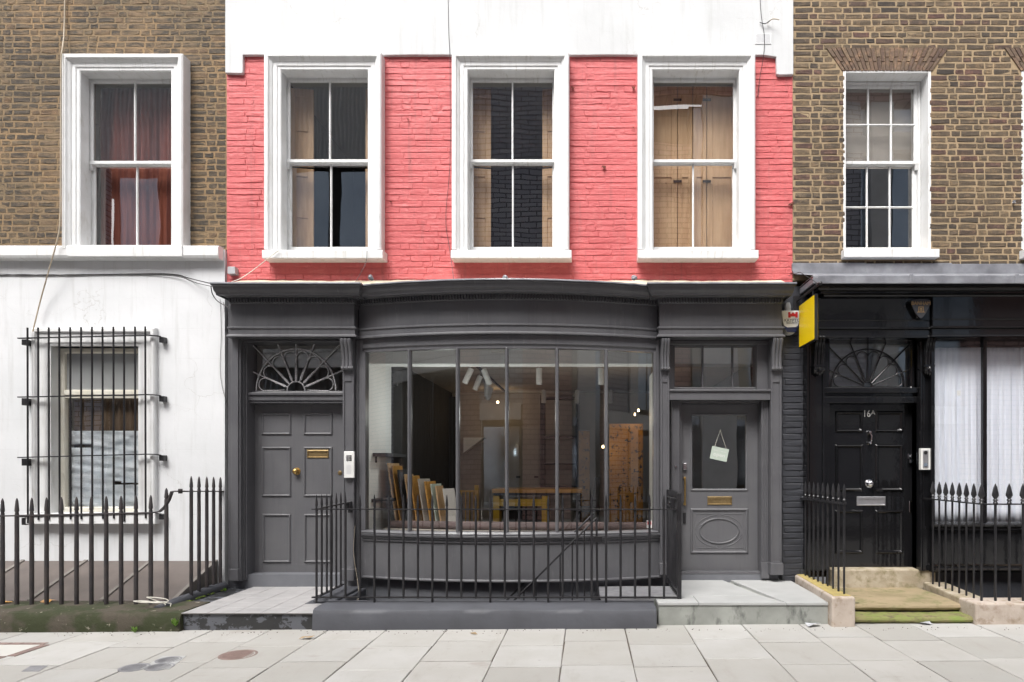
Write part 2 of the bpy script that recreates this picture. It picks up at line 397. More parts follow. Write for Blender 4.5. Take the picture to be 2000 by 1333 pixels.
M['offwhite'] = surf('white_concrete_frame', (0.82,0.83,0.84), rough=0.7, bump=0)
M['skyglass'] = surf('office_glass', (0.62,0.72,0.84), (0.45,0.54,0.66), rough=0.06, metal=0.75, bump=0.02, bscale=0.8, bdist=0.05, scale=0.7)
M['skin'] = surf('skin', (0.50,0.27,0.19), rough=0.55, bump=0)
M['hair'] = surf('brown_hair', (0.07,0.04,0.025), rough=0.6, bump=0)
M['coat'] = surf('black_wool', (0.012,0.012,0.013), rough=0.9, bump=0)
M['shirt'] = surf('pale_shirt', (0.45,0.42,0.45), rough=0.8, bump=0)
def far_brick(name, c1, c2, cm):
    m, nt, out = new_mat(name); N = NT(nt)
    g = N.n('ShaderNodeNewGeometry'); sp = N.n('ShaderNodeSeparateXYZ'); N.l(g.outputs['Position'], sp.inputs[0])
    cb = N.n('ShaderNodeCombineXYZ'); N.l(sp.outputs[0], cb.inputs[0]); N.l(sp.outputs[2], cb.inputs[1])
    b = N.n('ShaderNodeTexBrick'); b.inputs['Scale'].default_value = 1
    b.inputs['Brick Width'].default_value = 0.45; b.inputs['Row Height'].default_value = 0.15
    b.inputs['Mortar Size'].default_value = 0.018
    b.inputs['Color1'].default_value = (*c1,1); b.inputs['Color2'].default_value = (*c2,1)
    b.inputs['Mortar'].default_value = (*cm,1)
    N.l(cb.outputs[0], b.inputs['Vector'])
    N.bsdf(out, b.outputs['Color'], 0.9); return m
M['farbrick'] = far_brick('opposite_brickwork', (0.52,0.33,0.30), (0.66,0.46,0.42), (0.16,0.10,0.095))
M['farbrick_grey'] = far_brick('opposite_grey_brickwork', (0.42,0.43,0.50), (0.56,0.57,0.63), (0.16,0.16,0.19))
M['tracery'] = surf('worn_grey_tracery', (0.52,0.52,0.53), (0.28,0.28,0.29), rough=0.35, scale=30, bump=0)
def render_mat(name, c1, c2, streak, ashlar):
    """old painted render: soft mottling, rain streaks, hairline cracks, faint ashlar lines"""
    m, nt, out = new_mat(name); N = NT(nt)
    col = N.mix(N.ramp(N.noise(N.pos(), 1.2, 6, .6), .3, .75), c1, c2)
    st = N.ramp(N.noise(N.pos((5,1,.35)), 2.6, 6, .7), .52, .85)
    col = N.mix(N.math('MULTIPLY', st, .45), col, streak)
    sp = N.ramp(N.noise(N.pos(), 28, 5, .7), .66, .74)
    col = N.mix(N.math('MULTIPLY', sp, .22), col, (0.4,0.38,0.34))
    v = N.n('ShaderNodeTexVoronoi', feature='DISTANCE_TO_EDGE'); v.inputs['Scale'].default_value = 1.1
    wv = N.n('ShaderNodeVectorMath', operation='ADD'); N.l(N.pos(), wv.inputs[0])
    nn = N.n('ShaderNodeTexNoise'); nn.inputs['Scale'].default_value = 3.5; nn.inputs['Detail'].default_value = 6; N.l(N.pos(), nn.inputs['Vector'])
    sc_ = N.n('ShaderNodeVectorMath', operation='SCALE'); sc_.inputs['Scale'].default_value = .5; N.l(nn.outputs['Color'], sc_.inputs[0]); N.l(sc_.outputs[0], wv.inputs[1])
    N.l(wv.outputs[0], v.inputs['Vector'])
    cr = N.math('MULTIPLY', N.math('LESS_THAN', v.outputs['Distance'], .0035), N.ramp(N.noise(N.pos(), .9, 2), .5, .6))
    col = N.mix(N.math('MULTIPLY', cr, .4), col, (0.35,0.34,0.32))
    h = N.math('ADD', N.noise(N.pos(), 6, 5, .6), N.math('MULTIPLY', cr, -.6))
    if ashlar:
        sx = N.n('ShaderNodeSeparateXYZ'); N.l(N.pos(), sx.inputs[0])
        ln = N.math('LESS_THAN', N.math('FRACT', N.math('DIVIDE', N.math('ADD', sx.outputs[2], N.math('MULTIPLY', N.noise(N.pos(), 2.5, 3), .012)), .36)), .012)
        ln = N.math('MULTIPLY', ln, N.ramp(N.noise(N.pos(), 2.2, 4), .42, .6))
        col = N.mix(N.math('MULTIPLY', ln, .28), col, (0.42,0.42,0.42)); h = N.math('ADD', h, N.math('MULTIPLY', ln, -.5))
    N.bsdf(out, col, .75, 0, N.bump(h, .4, .008)); return m
M['render'] = render_mat('white_render', (0.66,0.67,0.685), (0.565,0.58,0.59), (0.36,0.36,0.34), True)
M['renderup'] = render_mat('white_upper_render', (0.58,0.592,0.60), (0.50,0.513,0.52), (0.32,0.33,0.31), False)
# ================================================================ STREET
SL = 0.006     # the street falls gently to the left
def gz(x): return SL * x
def ground_sheet(name, y0, y1, z, mat, x0=-45, x1=45):
    b = MB().quad((x0,y0,z+gz(x0)), (x1,y0,z+gz(x1)), (x1,y1,z+gz(x1)), (x0,y1,z+gz(x0)))
    return tag(b.build(name, mat), kind='structure')
ground_sheet('road', -7.0, 1.6, -0.13, M['road'])
ground_sheet('pavement_bed', 1.6, 6.95, -0.012, M['joint'])
tag(MB().box(-45,45,1.45,1.6,-0.4,0.0).build('road_kerb', M['concretetop'], bevel=0.01), kind='structure')
tag(MB().box(-45,45,-9.0,-2.5,-0.3,-0.02).build('opposite_pavement', M['slab']), kind='structure')
tag(MB().quad((-60,-60,-2.6),(60,-60,-2.6),(60,60,-2.6),(-60,60,-2.6)).build('ground', M['road']), kind='structure')

def paving():
    rng = random.Random(4)
    cols = [-4.9,-4.3,-3.70,-3.13,-2.55,-1.975,-1.38,-.78,-.205,.375,.975,1.555,2.135,2.68,3.235,3.87]
    while cols[0] > -16: cols.insert(0, cols[0]-0.6)
    while cols[-1] < 14: cols.append(cols[-1]+0.6)
    starts = {8:5.83, 9:5.98, 10:5.86, 11:6.02, 12:5.90, 13:6.06, 14:5.93}
    b = MB(); i9 = cols.index(-.205)
    for i in range(len(cols)-1):
        y = starts.get(i - i9 + 9, 5.83 + (0.2 if i % 2 else 0) + rng.uniform(-.03,.05)); ys = [6.62, y]
        while y > 1.7: y -= rng.choice([0.62,0.66,0.68,0.72]); ys.append(max(y,1.62))
        for k in range(len(ys)-1):
            a, c = ys[k], ys[k+1]
            if a - c < .06: continue
            g = 0.0045; x0, x1 = cols[i]+g, cols[i+1]-g; dz = rng.uniform(-.0015,.0015); tl = rng.uniform(-.001,.001)
            j = [rng.uniform(-.004,.004) for _ in range(8)]
            zz = lambda x: gz(x)+dz
            e = 0.006
            h = .008; p = [(x0+j[0],c+h+j[1]),(x1+j[2],c+h+j[3]),(x1+j[4],a-h+j[5]),(x0+j[6],a-h+j[7])]
            q = [(p[0][0]+e,p[0][1]+e),(p[1][0]-e,p[1][1]+e),(p[2][0]-e,p[2][1]-e),(p[3][0]+e,p[3][1]-e)]
            b.add([(u,v,zz(u)-.012) for u,v in p]+[(u,v,zz(u)-.004) for u,v in p]+[(u,v,zz(u)+tl) for u,v in q],
                  [(0,1,5,4),(1,2,6,5),(2,3,7,6),(3,0,4,7),(4,5,9,8),(5,6,10,9),(6,7,11,10),(7,4,8,11),(8,9,10,11)])
    m, nt, out = new_mat('paving_slabs'); N = NT(nt)
    g = N.n('ShaderNodeNewGeometry')
    r = N.n('ShaderNodeValToRGB'); e = r.color_ramp.elements
    e[0].color = (0.34,0.333,0.312,1); e[1].color = (0.45,0.445,0.43,1)
    x = e.new(.4); x.color = (0.41,0.40,0.38,1); x = e.new(.7); x.color = (0.385,0.38,0.365,1)
    N.l(g.outputs['Random Per Island'], r.inputs[0])
    f1 = N.ramp(N.noise(N.pos(), 2.2, 6, .6), .35, .75)
    c = N.mix(N.math('MULTIPLY', f1, .5), r.outputs[0], (0.31,0.295,0.265))
    f2 = N.ramp(N.noise(N.pos(), 11, 7, .75), .60, .80)
    c = N.mix(N.math('MULTIPLY', f2, .55), c, (0.22,0.19,0.16))
    f4 = N.ramp(N.noise(N.pos(), 45, 3, .8), .64, .70)
    c = N.mix(N.math('MULTIPLY', f4, .3), c, (0.25,0.23,0.2))
    f3 = N.ramp(N.noise(N.pos((.7,1.6,1)), 1.1, 5, .6), .63, .70)
    c = N.mix(N.math('MULTIPLY', f3, .55), c, (0.24,0.20,0.165))
    vo = N.n('ShaderNodeTexVoronoi'); vo.inputs['Scale'].default_value = 3.2; N.l(N.pos(), vo.inputs['Vector'])
    gum = N.math('LESS_THAN', vo.outputs['Distance'], .055)
    c = N.mix(N.math('MULTIPLY', gum, .45), c, (0.25,0.24,0.23))
    f5 = N.ramp(N.noise(N.pos((3,.8,1)), 1.7, 6, .7), .56, .80)
    c = N.mix(N.math('MULTIPLY', f5, .5), c, (0.27,0.245,0.21))
    N.bsdf(out, c, .72, 0, N.bump(N.noise(N.pos(), 60, 5, .7), .35, .003))
    tag(b.build('pavement', m), kind='structure')
paving()

# ================================================================ HOUSE WALLS
YW = 7.8
XL, XR = X(443), X(1548)          # party lines
def wall_sheet(x0, x1, z0, z1, holes, yf, th):
    """wall with openings, reveals included"""
    xs = sorted({x0, x1} | {h[0] for h in holes} | {h[1] for h in holes}); xs = [x for x in xs if x0 <= x <= x1]
    zs = sorted({z0, z1} | {h[2] for h in holes} | {h[3] for h in holes}); zs = [z for z in zs if z0 <= z <= z1]
    b = MB(); yb = yf + th
    solid = {}
    for i in range(len(xs)-1):
        for k in range(len(zs)-1):
            cx, cz = (xs[i]+xs[i+1])/2, (zs[k]+zs[k+1])/2
            solid[i,k] = not any(h[0] < cx < h[1] and h[2] < cz < h[3] for h in holes)
    for (i,k), s in solid.items():
        if not s: continue
        a, c, d, e = xs[i], xs[i+1], zs[k], zs[k+1]
        b.quad((a,yf,d),(c,yf,d),(c,yf,e),(a,yf,e)); b.quad((a,yb,d),(a,yb,e),(c,yb,e),(c,yb,d))
        if not solid.get((i-1,k)): b.quad((a,yf,d),(a,yf,e),(a,yb,e),(a,yb,d))
        if not solid.get((i+1,k)): b.quad((c,yf,d),(c,yb,d),(c,yb,e),(c,yf,e))
        if not solid.get((i,k-1)): b.quad((a,yf,d),(a,yb,d),(c,yb,d),(c,yf,d))
        if not solid.get((i,k+1)): b.quad((a,yf,e),(c,yf,e),(c,yb,e),(a,yb,e))
    return b

def bricks(b, x0, x1, z0, z1, holes, yf, proud=.008, seed=1, joint=.011, jit=.002, inset=.004, cz=.0733, L=.222, H=.105, zref=0.0, ztilt=0.0, merge=0.0, jx=None):
    jx = joint if jx is None else jx
    rng = random.Random(seed); r = math.floor((z0-zref)/cz)
    while zref + r*cz < z1:
        za, zb = zref + r*cz + joint/2, zref + (r+1)*cz - joint/2
        za2, zb2 = max(za, z0), min(zb, z1); r += 1
        if zb2 - za2 < .015: continue
        zm = (za2+zb2)/2
        iv = [(x0, x1)]
        for h in holes:
            if h[2] < zm < h[3]:
                n = []
                for a, c in iv:
                    if h[1] <= a or h[0] >= c: n.append((a,c)); continue
                    if h[0] - a > .02: n.append((a, h[0]))
                    if c - h[1] > .02: n.append((h[1], c))
                iv = n
        period = L + H + 2*joint
        for a, c in iv:
            u = a - rng.uniform(0, .012)
            k = r % 2; u -= (0 if k else (L-H)/2*0 + H/2 + .03); u -= 0
            while u < c:
                w = (L if k else H) * rng.uniform(.93, 1.07); k ^= 1
                if rng.random() < merge: w = L*rng.uniform(1.5,2.6)
                p0, p1 = max(u, a), min(u + w, c); u += w + jx*rng.uniform(.8,1.25)
                if p1 - p0 < .03: continue
                pr = proud*rng.uniform(.55, 1.25); t = rng.uniform(-.0022,.0022)
                J = lambda: rng.uniform(-jit, jit)
                xm = (p0+p1)/2
                ring = [(p0+J(),za2+J()),(xm,za2+J()),(p1+J(),za2+J()),(p1+J(),zm),(p1+J(),zb2+J()),(xm,zb2+J()),(p0+J(),zb2+J()),(p0+J(),zm)]
                dz = ztilt*(xm - x0)
                vs = [(x, yf+.004, z+dz) for x, z in ring]; 
                mid = [(x+(inset*.35 if x < xm-.01 else -inset*.35 if x > xm+.01 else 0), z+(inset*.35 if z < zm-.005 else -inset*.35 if z > zm+.005 else 0)) for x, z in ring]
                fr = [(x+(inset if x < xm-.01 else -inset if x > xm+.01 else 0)+J()*.6, z+(inset if z < zm-.005 else -inset if z > zm+.005 else 0)+J()*.5) for x, z in ring]
                vs += [(x, yf-pr*.7, z+dz) for x, z in mid]
                vs += [(x, yf-pr+t*(1 if x > xm else -1)+J()*.3, z+dz) for x, z in fr]
                fs = []
                for s_ in (0, 8):
                    for i in range(8): fs.append((s_+i, s_+(i+1)%8, s_+8+(i+1)%8, s_+8+i))
                fs.append(tuple(range(16,24)))
                b.add(vs, fs)

# ---- sash windows ------------------------------------------------------
def recx(x0, x1, z0, z1): return [(x0,z0),(x0,z1),(x1,z1),(x1,z0)]   # clockwise seen from the street
def sash_window(house, x0, x1, z0, z1, yf, ys, cols=2, rows=1, glass='glass', mat='white', bars_upper=True, meet=None, lower_label=None, glassl=None, horn=(1,1), arch=True, archw=.20, name='window', boxw=.055, out=None):
    """x0..x1 z0..z1: the visible opening at the face; ys: plane of the sashes. Returns the window part."""
    b = MB()
    if arch:   # moulded architrave: three sides, mitred
        prof = [(-archw, YW+.01), (-archw, yf-.035), (-archw+.018, yf-.05), (-archw+.05, yf-.05), (-archw+.062, yf-.03), (-archw+.085, yf-.012), (-archw+.09, yf), (-.045, yf), (-.04, yf+.012), (-.012, yf+.012), (0, yf+.02), (0, ys-.002), (-.04, ys-.002), (-.04, YW+.01)]
        b.sweep(prof, [(x0,z0),(x0,z1),(x1,z1),(x1,z0)], plane='xz')
    else:      # plain painted reveal lining
        b.sweep([(-.02, YW-.004), (0.012, YW-.004), (.012, ys), (-.02, ys)], [(x0,z0),(x0,z1),(x1,z1),(x1,z0)], plane='xz')
    w = b.build(name, M[mat], house, bevel=.003, seg=1)
    # sash box
    bx0, bx1, bz0, bz1 = x0-.045, x1+.045, z0, z1+.03
    if not arch: bx0, bx1 = x0+.012, x1-.012; bz1 = z1-.012
    fr = MB(); fr.sweep([(0, ys), (boxw*.55, ys), (boxw*.55, ys+.09), (0, ys+.09)], recx(bx0,bx1,bz0,bz1), closed=True, plane='xz')
    gx0, gx1 = bx0+boxw*.55, bx1-boxw*.55
    zm = meet if meet else (z0+z1)/2
    fr.box(gx0, gx1, ys-.008, ys+.05, bz0, bz0+.035)
    fr.build('frame', M[mat], w, bevel=.003, seg=1)
    st = .045
    # upper sash (outer), lower sash (inner)
    up = MB(); yu = ys+.014; yl = ys+.05
    top = bz1-boxw*.55
    up.sweep([(0,yu),(st*.62,yu),(st,yu+.012),(st,yu+.03),(0,yu+.03)], recx(gx0,gx1,zm-.02,top), closed=True, plane='xz')
    lo = MB()
    lo.sweep([(0,yl),(st*.75,yl),(st*1.05,yl+.012),(st*1.05,yl+.03),(0,yl+.03)], recx(gx0,gx1,bz0+.03,zm+.02), closed=True, plane='xz')
    lo.box(gx0+.01,gx1-.01,yl+.002,yl+.028,bz0+.06,bz0+.115)
    def bars(mb, za, zb, y, on=True):
        if not on: return
        for i in range(1, cols):
            x = gx0+st + (gx1-gx0-2*st)*i/cols
            mb.sweep([(-.011,y+.006),(-.004,y-.002),(.004,y-.002),(.011,y+.006),(.011,y+.026),(-.011,y+.026)], [(x,za),(x,zb)], plane='xz')
        for i in range(1, rows):
            z = za + (zb-za)*i/rows
            mb.sweep([(-.011,y+.007),(-.004,y-.001),(.004,y-.001),(.011,y+.007),(.011,y+.025),(-.011,y+.025)], [(gx0+st*.8,z),(gx1-st*.8,z)], plane='xz')
    bars(up, zm+.015, top-st*.8, yu, bars_upper); bars(lo, bz0+.1, zm-.015, yl)
    for sgn, on in ((-1, horn[0]), (1, horn[1])):
        if on:
            hx = gx0+.018 if sgn < 0 else gx1-.018
            up.hexa([(hx-.018,yu+.002,zm-.085),(hx+.018,yu+.002,zm-.085),(hx+.018,yu+.028,zm-.085),(hx-.018,yu+.028,zm-.085),(hx-.022,yu-.012,zm-.018),(hx+.022,yu-.012,zm-.018),(hx+.022,yu+.028,zm-.018),(hx-.022,yu+.028,zm-.018)])
    up.box(gx0-.01,gx1+.01,yu-.014,yu-.001,zm-.018,zm+.018)
    u = up.build('upper_sash', M[mat], w, bevel=.002, seg=1); l = lo.build('lower_sash', M[mat], w, bevel=.002, seg=1)
    MB().quad((gx0+.02,yu+.018,zm),(gx1-.02,yu+.018,zm),(gx1-.02,yu+.018,top-.01),(gx0+.02,yu+.018,top-.01)).build('upper_pane', M[glass], w)
    MB().quad((gx0+.02,yl+.018,bz0+.05),(gx1-.02,yl+.018,bz0+.05),(gx1-.02,yl+.018,zm-.005),(gx0+.02,yl+.018,zm-.005)).build('lower_pane', M[glassl or glass], w)
    return w
def sill(house, px0, px1, py0, py1, D, parent=None, mat='white'):
    b = MB(); x0, x1, za, zb = X(px0,D), X(px1,D), Z(py1,D), Z(py0,D)
    b.hexa([(x0,D,za),(x1,D,za),(x1,YW+.02,za+.004),(x0,YW+.02,za+.004),(x0,D,zb-.012),(x1,D,zb-.012),(x1,YW+.02,zb+.012),(x0,YW+.02,zb+.012)])
    return b.build('sill', M[mat], parent or house, bevel=.007)
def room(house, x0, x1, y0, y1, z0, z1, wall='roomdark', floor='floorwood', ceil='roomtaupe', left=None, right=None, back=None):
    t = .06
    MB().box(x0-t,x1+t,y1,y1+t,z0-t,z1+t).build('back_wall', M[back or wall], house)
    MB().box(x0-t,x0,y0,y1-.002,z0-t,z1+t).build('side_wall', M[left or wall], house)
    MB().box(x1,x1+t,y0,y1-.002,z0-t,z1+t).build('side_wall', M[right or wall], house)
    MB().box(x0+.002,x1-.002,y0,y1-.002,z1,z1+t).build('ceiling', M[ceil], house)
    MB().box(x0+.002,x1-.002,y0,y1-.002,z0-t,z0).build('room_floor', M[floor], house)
def pleated(name, x0, x1, z0, z1, y, mat, label, cat='curtain', waves=9, amp=.03, seed=1, group=None, top_gather=True):
    rng = random.Random(seed); nx, nz = waves*10, 14; b = MB(); vs = []; fs = []
    ph = [rng.uniform(0,6.28) for _ in range(5)]; fr = [waves*rng.uniform(.85,1.15), waves*.53, waves*1.9]
    for k in range(nz+1):
        v = k/nz; z = z1 + (z0-z1)*v
        for i in range(nx+1):
            u = i/nx
            a = math.sin(2*PI*fr[0]*u+ph[0]+.5*math.sin(5*v+ph[3])) * .6 + .3*math.sin(2*PI*fr[1]*u+ph[1]+.8*v) + .22*math.sin(2*PI*fr[2]*u+ph[2])
            vs.append((x0+(x1-x0)*u + .004*math.sin(9*u+ph[4]), y+amp*a*(0.35+.65*min(1, v*3)), z))
    for k in range(nz):
        for i in range(nx):
            a = k*(nx+1)+i; fs.append((a,a+1,a+nx+2,a+nx+1))
    b.add(vs, fs)
    o = b.build(name, M[mat], None, loc=((x0+x1)/2, y, z0), smooth=True, solid=.004)
    return tag(o, label, cat, group)

# ================================================================ LEFT HOUSE
left = thing('left_house', 'brown brick house with white rendered ground floor, left of the salmon shopfront house', 'house', (-6.8, YW, 0))
LX0 = -9.6
zl = Z(488)                         # top of the string course
# window openings (as seen at the architrave face)
LW = (X(153,7.68), X(330.5,7.68), Z(488,7.68), Z(137,7.68))
wo_l = (LW[0]-.05, LW[1]+.05, zl, LW[3]+.05)
wall_sheet(LX0, XL, zl, 8.4, [wo_l], YW, .22).build('brick_backing', M['mortar_left'], left)
b = MB(); bricks(b, -8.2, XL-.012, zl+.01, 8.3, [(LW[0]-.145,LW[1]+.145,zl,LW[3]+.145)], YW, proud=.003, seed=11, joint=.016, jit=.0055, inset=.008, L=.205, H=.098)
b.build('brickwork', M['brick_left'], left)
# lower rendered wall
GW = (X(97,7.72), X(268,7.72), Z(1002,7.72), Z(676,7.72))   # lower window opening
b = wall_sheet(LX0, XL-.005, -2.3, zl-.01, [(GW[0]-.01,GW[1]+.01,GW[2],GW[3])], YW-.035, .25)
b.build('rendered_wall', M['render'], left)
# string course / ledge
b = MB()
prof = [(0, zl-.15), (.10, zl-.145), (.115, zl-.115), (.115, zl-.02), (.105, zl), (0, zl+.012)]
b.sweep(prof, [(LX0, YW-.035), (X(440), YW-.035)])
o = b.build('string_course', M['white'], left, bevel=.004)
MB().box(X(128,7.6),X(352,7.6),YW-.165,YW-.1,zl-.135,zl+.0).build('window_sill', M['white'], left, bevel=.006)
w = sash_window(left, *LW, 7.695, 7.85, cols=2, horn=(1,0), archw=.178, meet=Z(319,7.87))
# lower window
b = MB()
prof = [(-.215, YW-.03), (-.215, 7.72), (-.20, 7.70), (-.165, 7.70), (-.15, 7.725), (-.04, 7.725), (-.035, 7.735), (0, 7.735), (0, 7.88), (-.03,7.88), (-.03, YW-.03)]
b.sweep(prof, [(GW[0],GW[2]),(GW[0],GW[3]),(GW[1],GW[3]),(GW[1],GW[2])], plane='xz')
gw = b.build('window', M['white'], left, bevel=.003, seg=1)
MB().box(GW[0]-.25,GW[1]+.25,7.66,7.86,GW[2]-.13,GW[2]-.002).build('sill', M['white'], gw, bevel=.008)
MB().sweep([(0,7.86),(.05,7.86),(.06,7.875),(.06,7.93),(0,7.93)], recx(GW[0],GW[1],GW[2],GW[3]), closed=True, plane='xz').build('frame', M['cream'], gw, bevel=.003, seg=1)
zmr = Z(770,7.88)
b = MB().box(GW[0]+.06,GW[1]-.06,7.865,7.92,zmr-.05,zmr+.05); b.box(GW[0]+.06,GW[1]-.06,7.85,7.865,zmr-.012,zmr+.035)
b.build('meeting_rail', M['cream'], gw, bevel=.003, seg=1)
MB().quad((GW[0]+.05,7.9,zmr),(GW[1]-.05,7.9,zmr),(GW[1]-.05,7.9,GW[3]-.05),(GW[0]+.05,7.9,GW[3]-.05)).build('upper_pane', M['glasshazy'], gw)
MB().quad((GW[0]+.05,7.915,GW[2]+.04),(GW[1]-.05,7.915,GW[2]+.04),(GW[1]-.05,7.915,zmr),(GW[0]+.05,7.915,zmr)).build('lower_pane', M['glass'], gw)
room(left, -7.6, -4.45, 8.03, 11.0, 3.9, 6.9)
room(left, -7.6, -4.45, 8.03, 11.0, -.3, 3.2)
pleated('curtain', LW[0]-.03, LW[1]+.03, LW[2]+.05, Z(325,8.06), 8.07, 'curtain_red', 'rust red pleated curtain behind the lower sash of the upper left window', waves=13, amp=.022, seed=3)
pleated('curtain', LW[0]-.03, LW[1]+.03, Z(322,8.06), LW[3]+.02, 8.09, 'curtain_grey', 'grey-purple pleated curtain behind the upper sash of the upper left window', waves=12, amp=.022, seed=5)
pleated('curtain', GW[0]+.03, GW[1]-.03, Z(850,8.0), Z(772,8.0), 8.0, 'curtain_brown', 'brown curtain showing above the white sheeting in the barred window', waves=8, amp=.02, seed=8)
# crumpled white sheeting: one sheet standing in the lower sash
def sheeting():
    rng = random.Random(5); x0, x1, z0, z1 = GW[0]+.07, GW[1]-.075, GW[2]+.04, Z(842,7.96)
    nx, nz = 26, 46; vs = []; fs = []
    for k in range(nz+1):
        for i in range(nx+1):
            u, v = i/nx, k/nz
            d = .008*math.sin(31*v+3*math.sin(5*u)+4*u) + .006*math.sin(57*v+7*u) + .004*rng.uniform(-1,1)
            vs.append((x0+(x1-x0)*u, 7.955+d, z0+(z1-z0)*v))
    for k in range(nz):
        for i in range(nx):
            u, v = i/nx, k/nz
            if .045+.008*u*0 < v < .0: continue
            if i > 14 and abs(v-.30-(.012*(26-i)/12)) < .018: continue     # torn slit showing brown board
            if i < 8 and abs(v-.795) < .014: continue
            fs.append((k*(nx+1)+i, k*(nx+1)+i+1, (k+1)*(nx+1)+i+1, (k+1)*(nx+1)+i))
    o = MB().add(vs, fs).build('plastic_sheeting', M['paper'], None, loc=((x0+x1)/2,7.955,z0), smooth=True, solid=.003)
    tag(o, 'crumpled white sheeting filling the lower sash of the barred window', 'sheeting')
    o = MB().box(x0,x1,8.03,8.045,z0,z1-.05).build('backing_board', M['curtain_brown'], None, loc=((x0+x1)/2,8.03,z0), bevel=.003)
    tag(o, 'brown board behind the torn white sheeting of the barred window', 'board')
sheeting()
# grey junction box
o = MB().pbox(444,459,521,535,7.72,7.80).build('junction_box', M['greyplastic'], None, loc=(X(451),7.76,Z(535)), bevel=.004)
tag(o, 'small pale grey junction box at the joint of white and salmon walls', 'junction box')

# ================================================================ MIDDLE HOUSE (salmon brick over grey shopfront)
mid = thing('shop_house', 'house of salmon painted brick over a dark grey bow-windowed shopfront', 'house', ((XL+XR)/2, YW, 0))
zb = Z(549)
openings = []
for a in (548, 913, 1275):
    x0 = X(a, 7.7); openings.append((x0, x0+1.022, Z(490,7.7), Z(136,7.7)))
hl = [(o[0]-.05,o[1]+.05,o[2]-.02,o[3]+.05) for o in openings]
wall_sheet(XL, XR, zb-.02, 8.4, hl, YW, .24).build('brick_backing', M['red'], mid)
zr = Z(112)
b = MB(); bricks(b, XL+.003, XR-.003, zb, zr+.05, [(o[0]-.15,o[1]+.15,o[2]-.09,o[3]+.15) for o in openings], YW, proud=.0055, seed=21, joint=.0085, jit=.004, inset=.006, cz=.0722, merge=.38, jx=.004)
b.build('brickwork', M['red'], mid)
# white render above, stepping down at both ends
b = MB(); yr = 7.755
def prism_xz(b, pts, y0, y1):
    n = len(pts); b.add([(x,y0,z) for x,z in pts]+[(x,y1,z) for x,z in pts], [tuple(range(n-1,-1,-1)), tuple(range(n,2*n))]+[(i,(i+1)%n,n+(i+1)%n,n+i) for i in range(n)])
    return b
rng = random.Random(9)
low = [(X(478)+ (X(1515)-X(478))*t/40, zr+rng.uniform(-.004,.004)) for t in range(1,40)]
pts = [(XL+.004,8.4),(XL+.004,Z(147)),(X(476),Z(148)),(X(478),Z(146)),(X(478),zr)]+low+[(X(1514),Z(116)),(X(1515),Z(149)),(X(1520),Z(151)),(XR-.004,Z(150)),(XR-.004,8.4)]
prism_xz(b, pts, yr, YW+.004).build('upper_render', M['renderup'], mid, bevel=.006)
for i, o in enumerate(openings):
    w = sash_window(mid, *o, 7.7, 7.86, cols=2, horn=((1,0),(1,0),(1,1))[i], archw=.1787, meet=Z(316,7.88), bars_upper=(i < 2))
    D = 7.62
    MB().hexa([(o[0]-.182,D,o[2]-.115),(o[1]+.208,D,o[2]-.115),(o[1]+.208,YW+.02,o[2]-.112),(o[0]-.182,YW+.02,o[2]-.112),
               (o[0]-.182,D,o[2]-.018),(o[1]+.208,D,o[2]-.018),(o[1]+.208,7.85,o[2]-.001),(o[0]-.182,7.85,o[2]-.001)]).build('sill', M['white'], w, bevel=.007)
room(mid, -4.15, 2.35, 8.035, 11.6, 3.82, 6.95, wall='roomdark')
# pine shutters: folded back in the first two windows, closed in the third
def shutter(x0, x1, z0, z1, y, label, ang=0, group=None, hinge='l', strap=False):
    t = thing('shutter', label, 'shutter', (x0 if hinge == 'l' else x1, y, z0), group)
    w = x1-x0; s = 1 if hinge == 'l' else -1; bx = x0 if hinge == 'l' else x1
    def lb(a0,a1,y0,y1,c0,c1):
        return MB().box(min(bx+s*a0,bx+s*a1),max(bx+s*a0,bx+s*a1),y+y0,y+y1,c0,c1)
    lb(.0,w,.012,.03,z0,z1).build('board', M['pine'], t)
    fr = MB(); sw = min(.07,w*.3)
    for a0,a1,c0,c1 in ((0,sw,z0,z1),(w-sw,w,z0,z1),(sw,w-sw,z0,z0+.1),(sw,w-sw,z1-.1,z1),(sw,w-sw,(z0+z1)/2-.05,(z0+z1)/2+.05)):
        fr.box(min(bx+s*a0,bx+s*a1),max(bx+s*a0,bx+s*a1),y,y+.012,c0,c1)
    fr.build('rail_frame', M['pine'], t, bevel=.003, seg=1)
    t.rotation_euler.z = ang*s
    return t
for i, o in enumerate(openings[:2]):
    wn_ = ('left', 'middle')[i]; sm = Z(318,8.0)
    for (za, zb_, nm) in ((o[2]+.02, sm-.03, 'lower'), (sm, o[3], 'upper')):
        shutter(o[0]-.06, o[0]+.22, za, zb_, 8.07, f'pine shutter folded back at the left side of the {wn_} salmon-wall window, {nm} leaf', ang=.15, group='pine window shutters')
        shutter(o[1]-.17 if i else o[1]-.16, o[1]+.05, za, zb_, 8.07, f'pine shutter folded back at the right side of the {wn_} salmon-wall window, {nm} leaf', ang=.15, group='pine window shutters', hinge='r')
o = openings[2]
names = ['leftmost board', 'second board', 'third board', 'fourth board']
xs = [o[0]-.04, X(1323,8.1), X(1353,8.1), X(1380,8.1), o[1]+.06]
for k in range(4):
    t = shutter(xs[k]+.004, xs[k+1]-.004, o[2]+.01, o[3]+.03, 8.09+.004*(k%2), f'closed knotty pine shutter in the right salmon-wall window, {names[k]} from the left', group='pine window shutters')
    if k in (0, 2):
        for zz in (o[2]+.06, Z(355,8.09), Z(196,8.09)):
            MB().box(xs[k+1]-.05,xs[k+1]+.05,8.078,8.086,zz-.014,zz+.014).build('hinge', M['iron'], t)

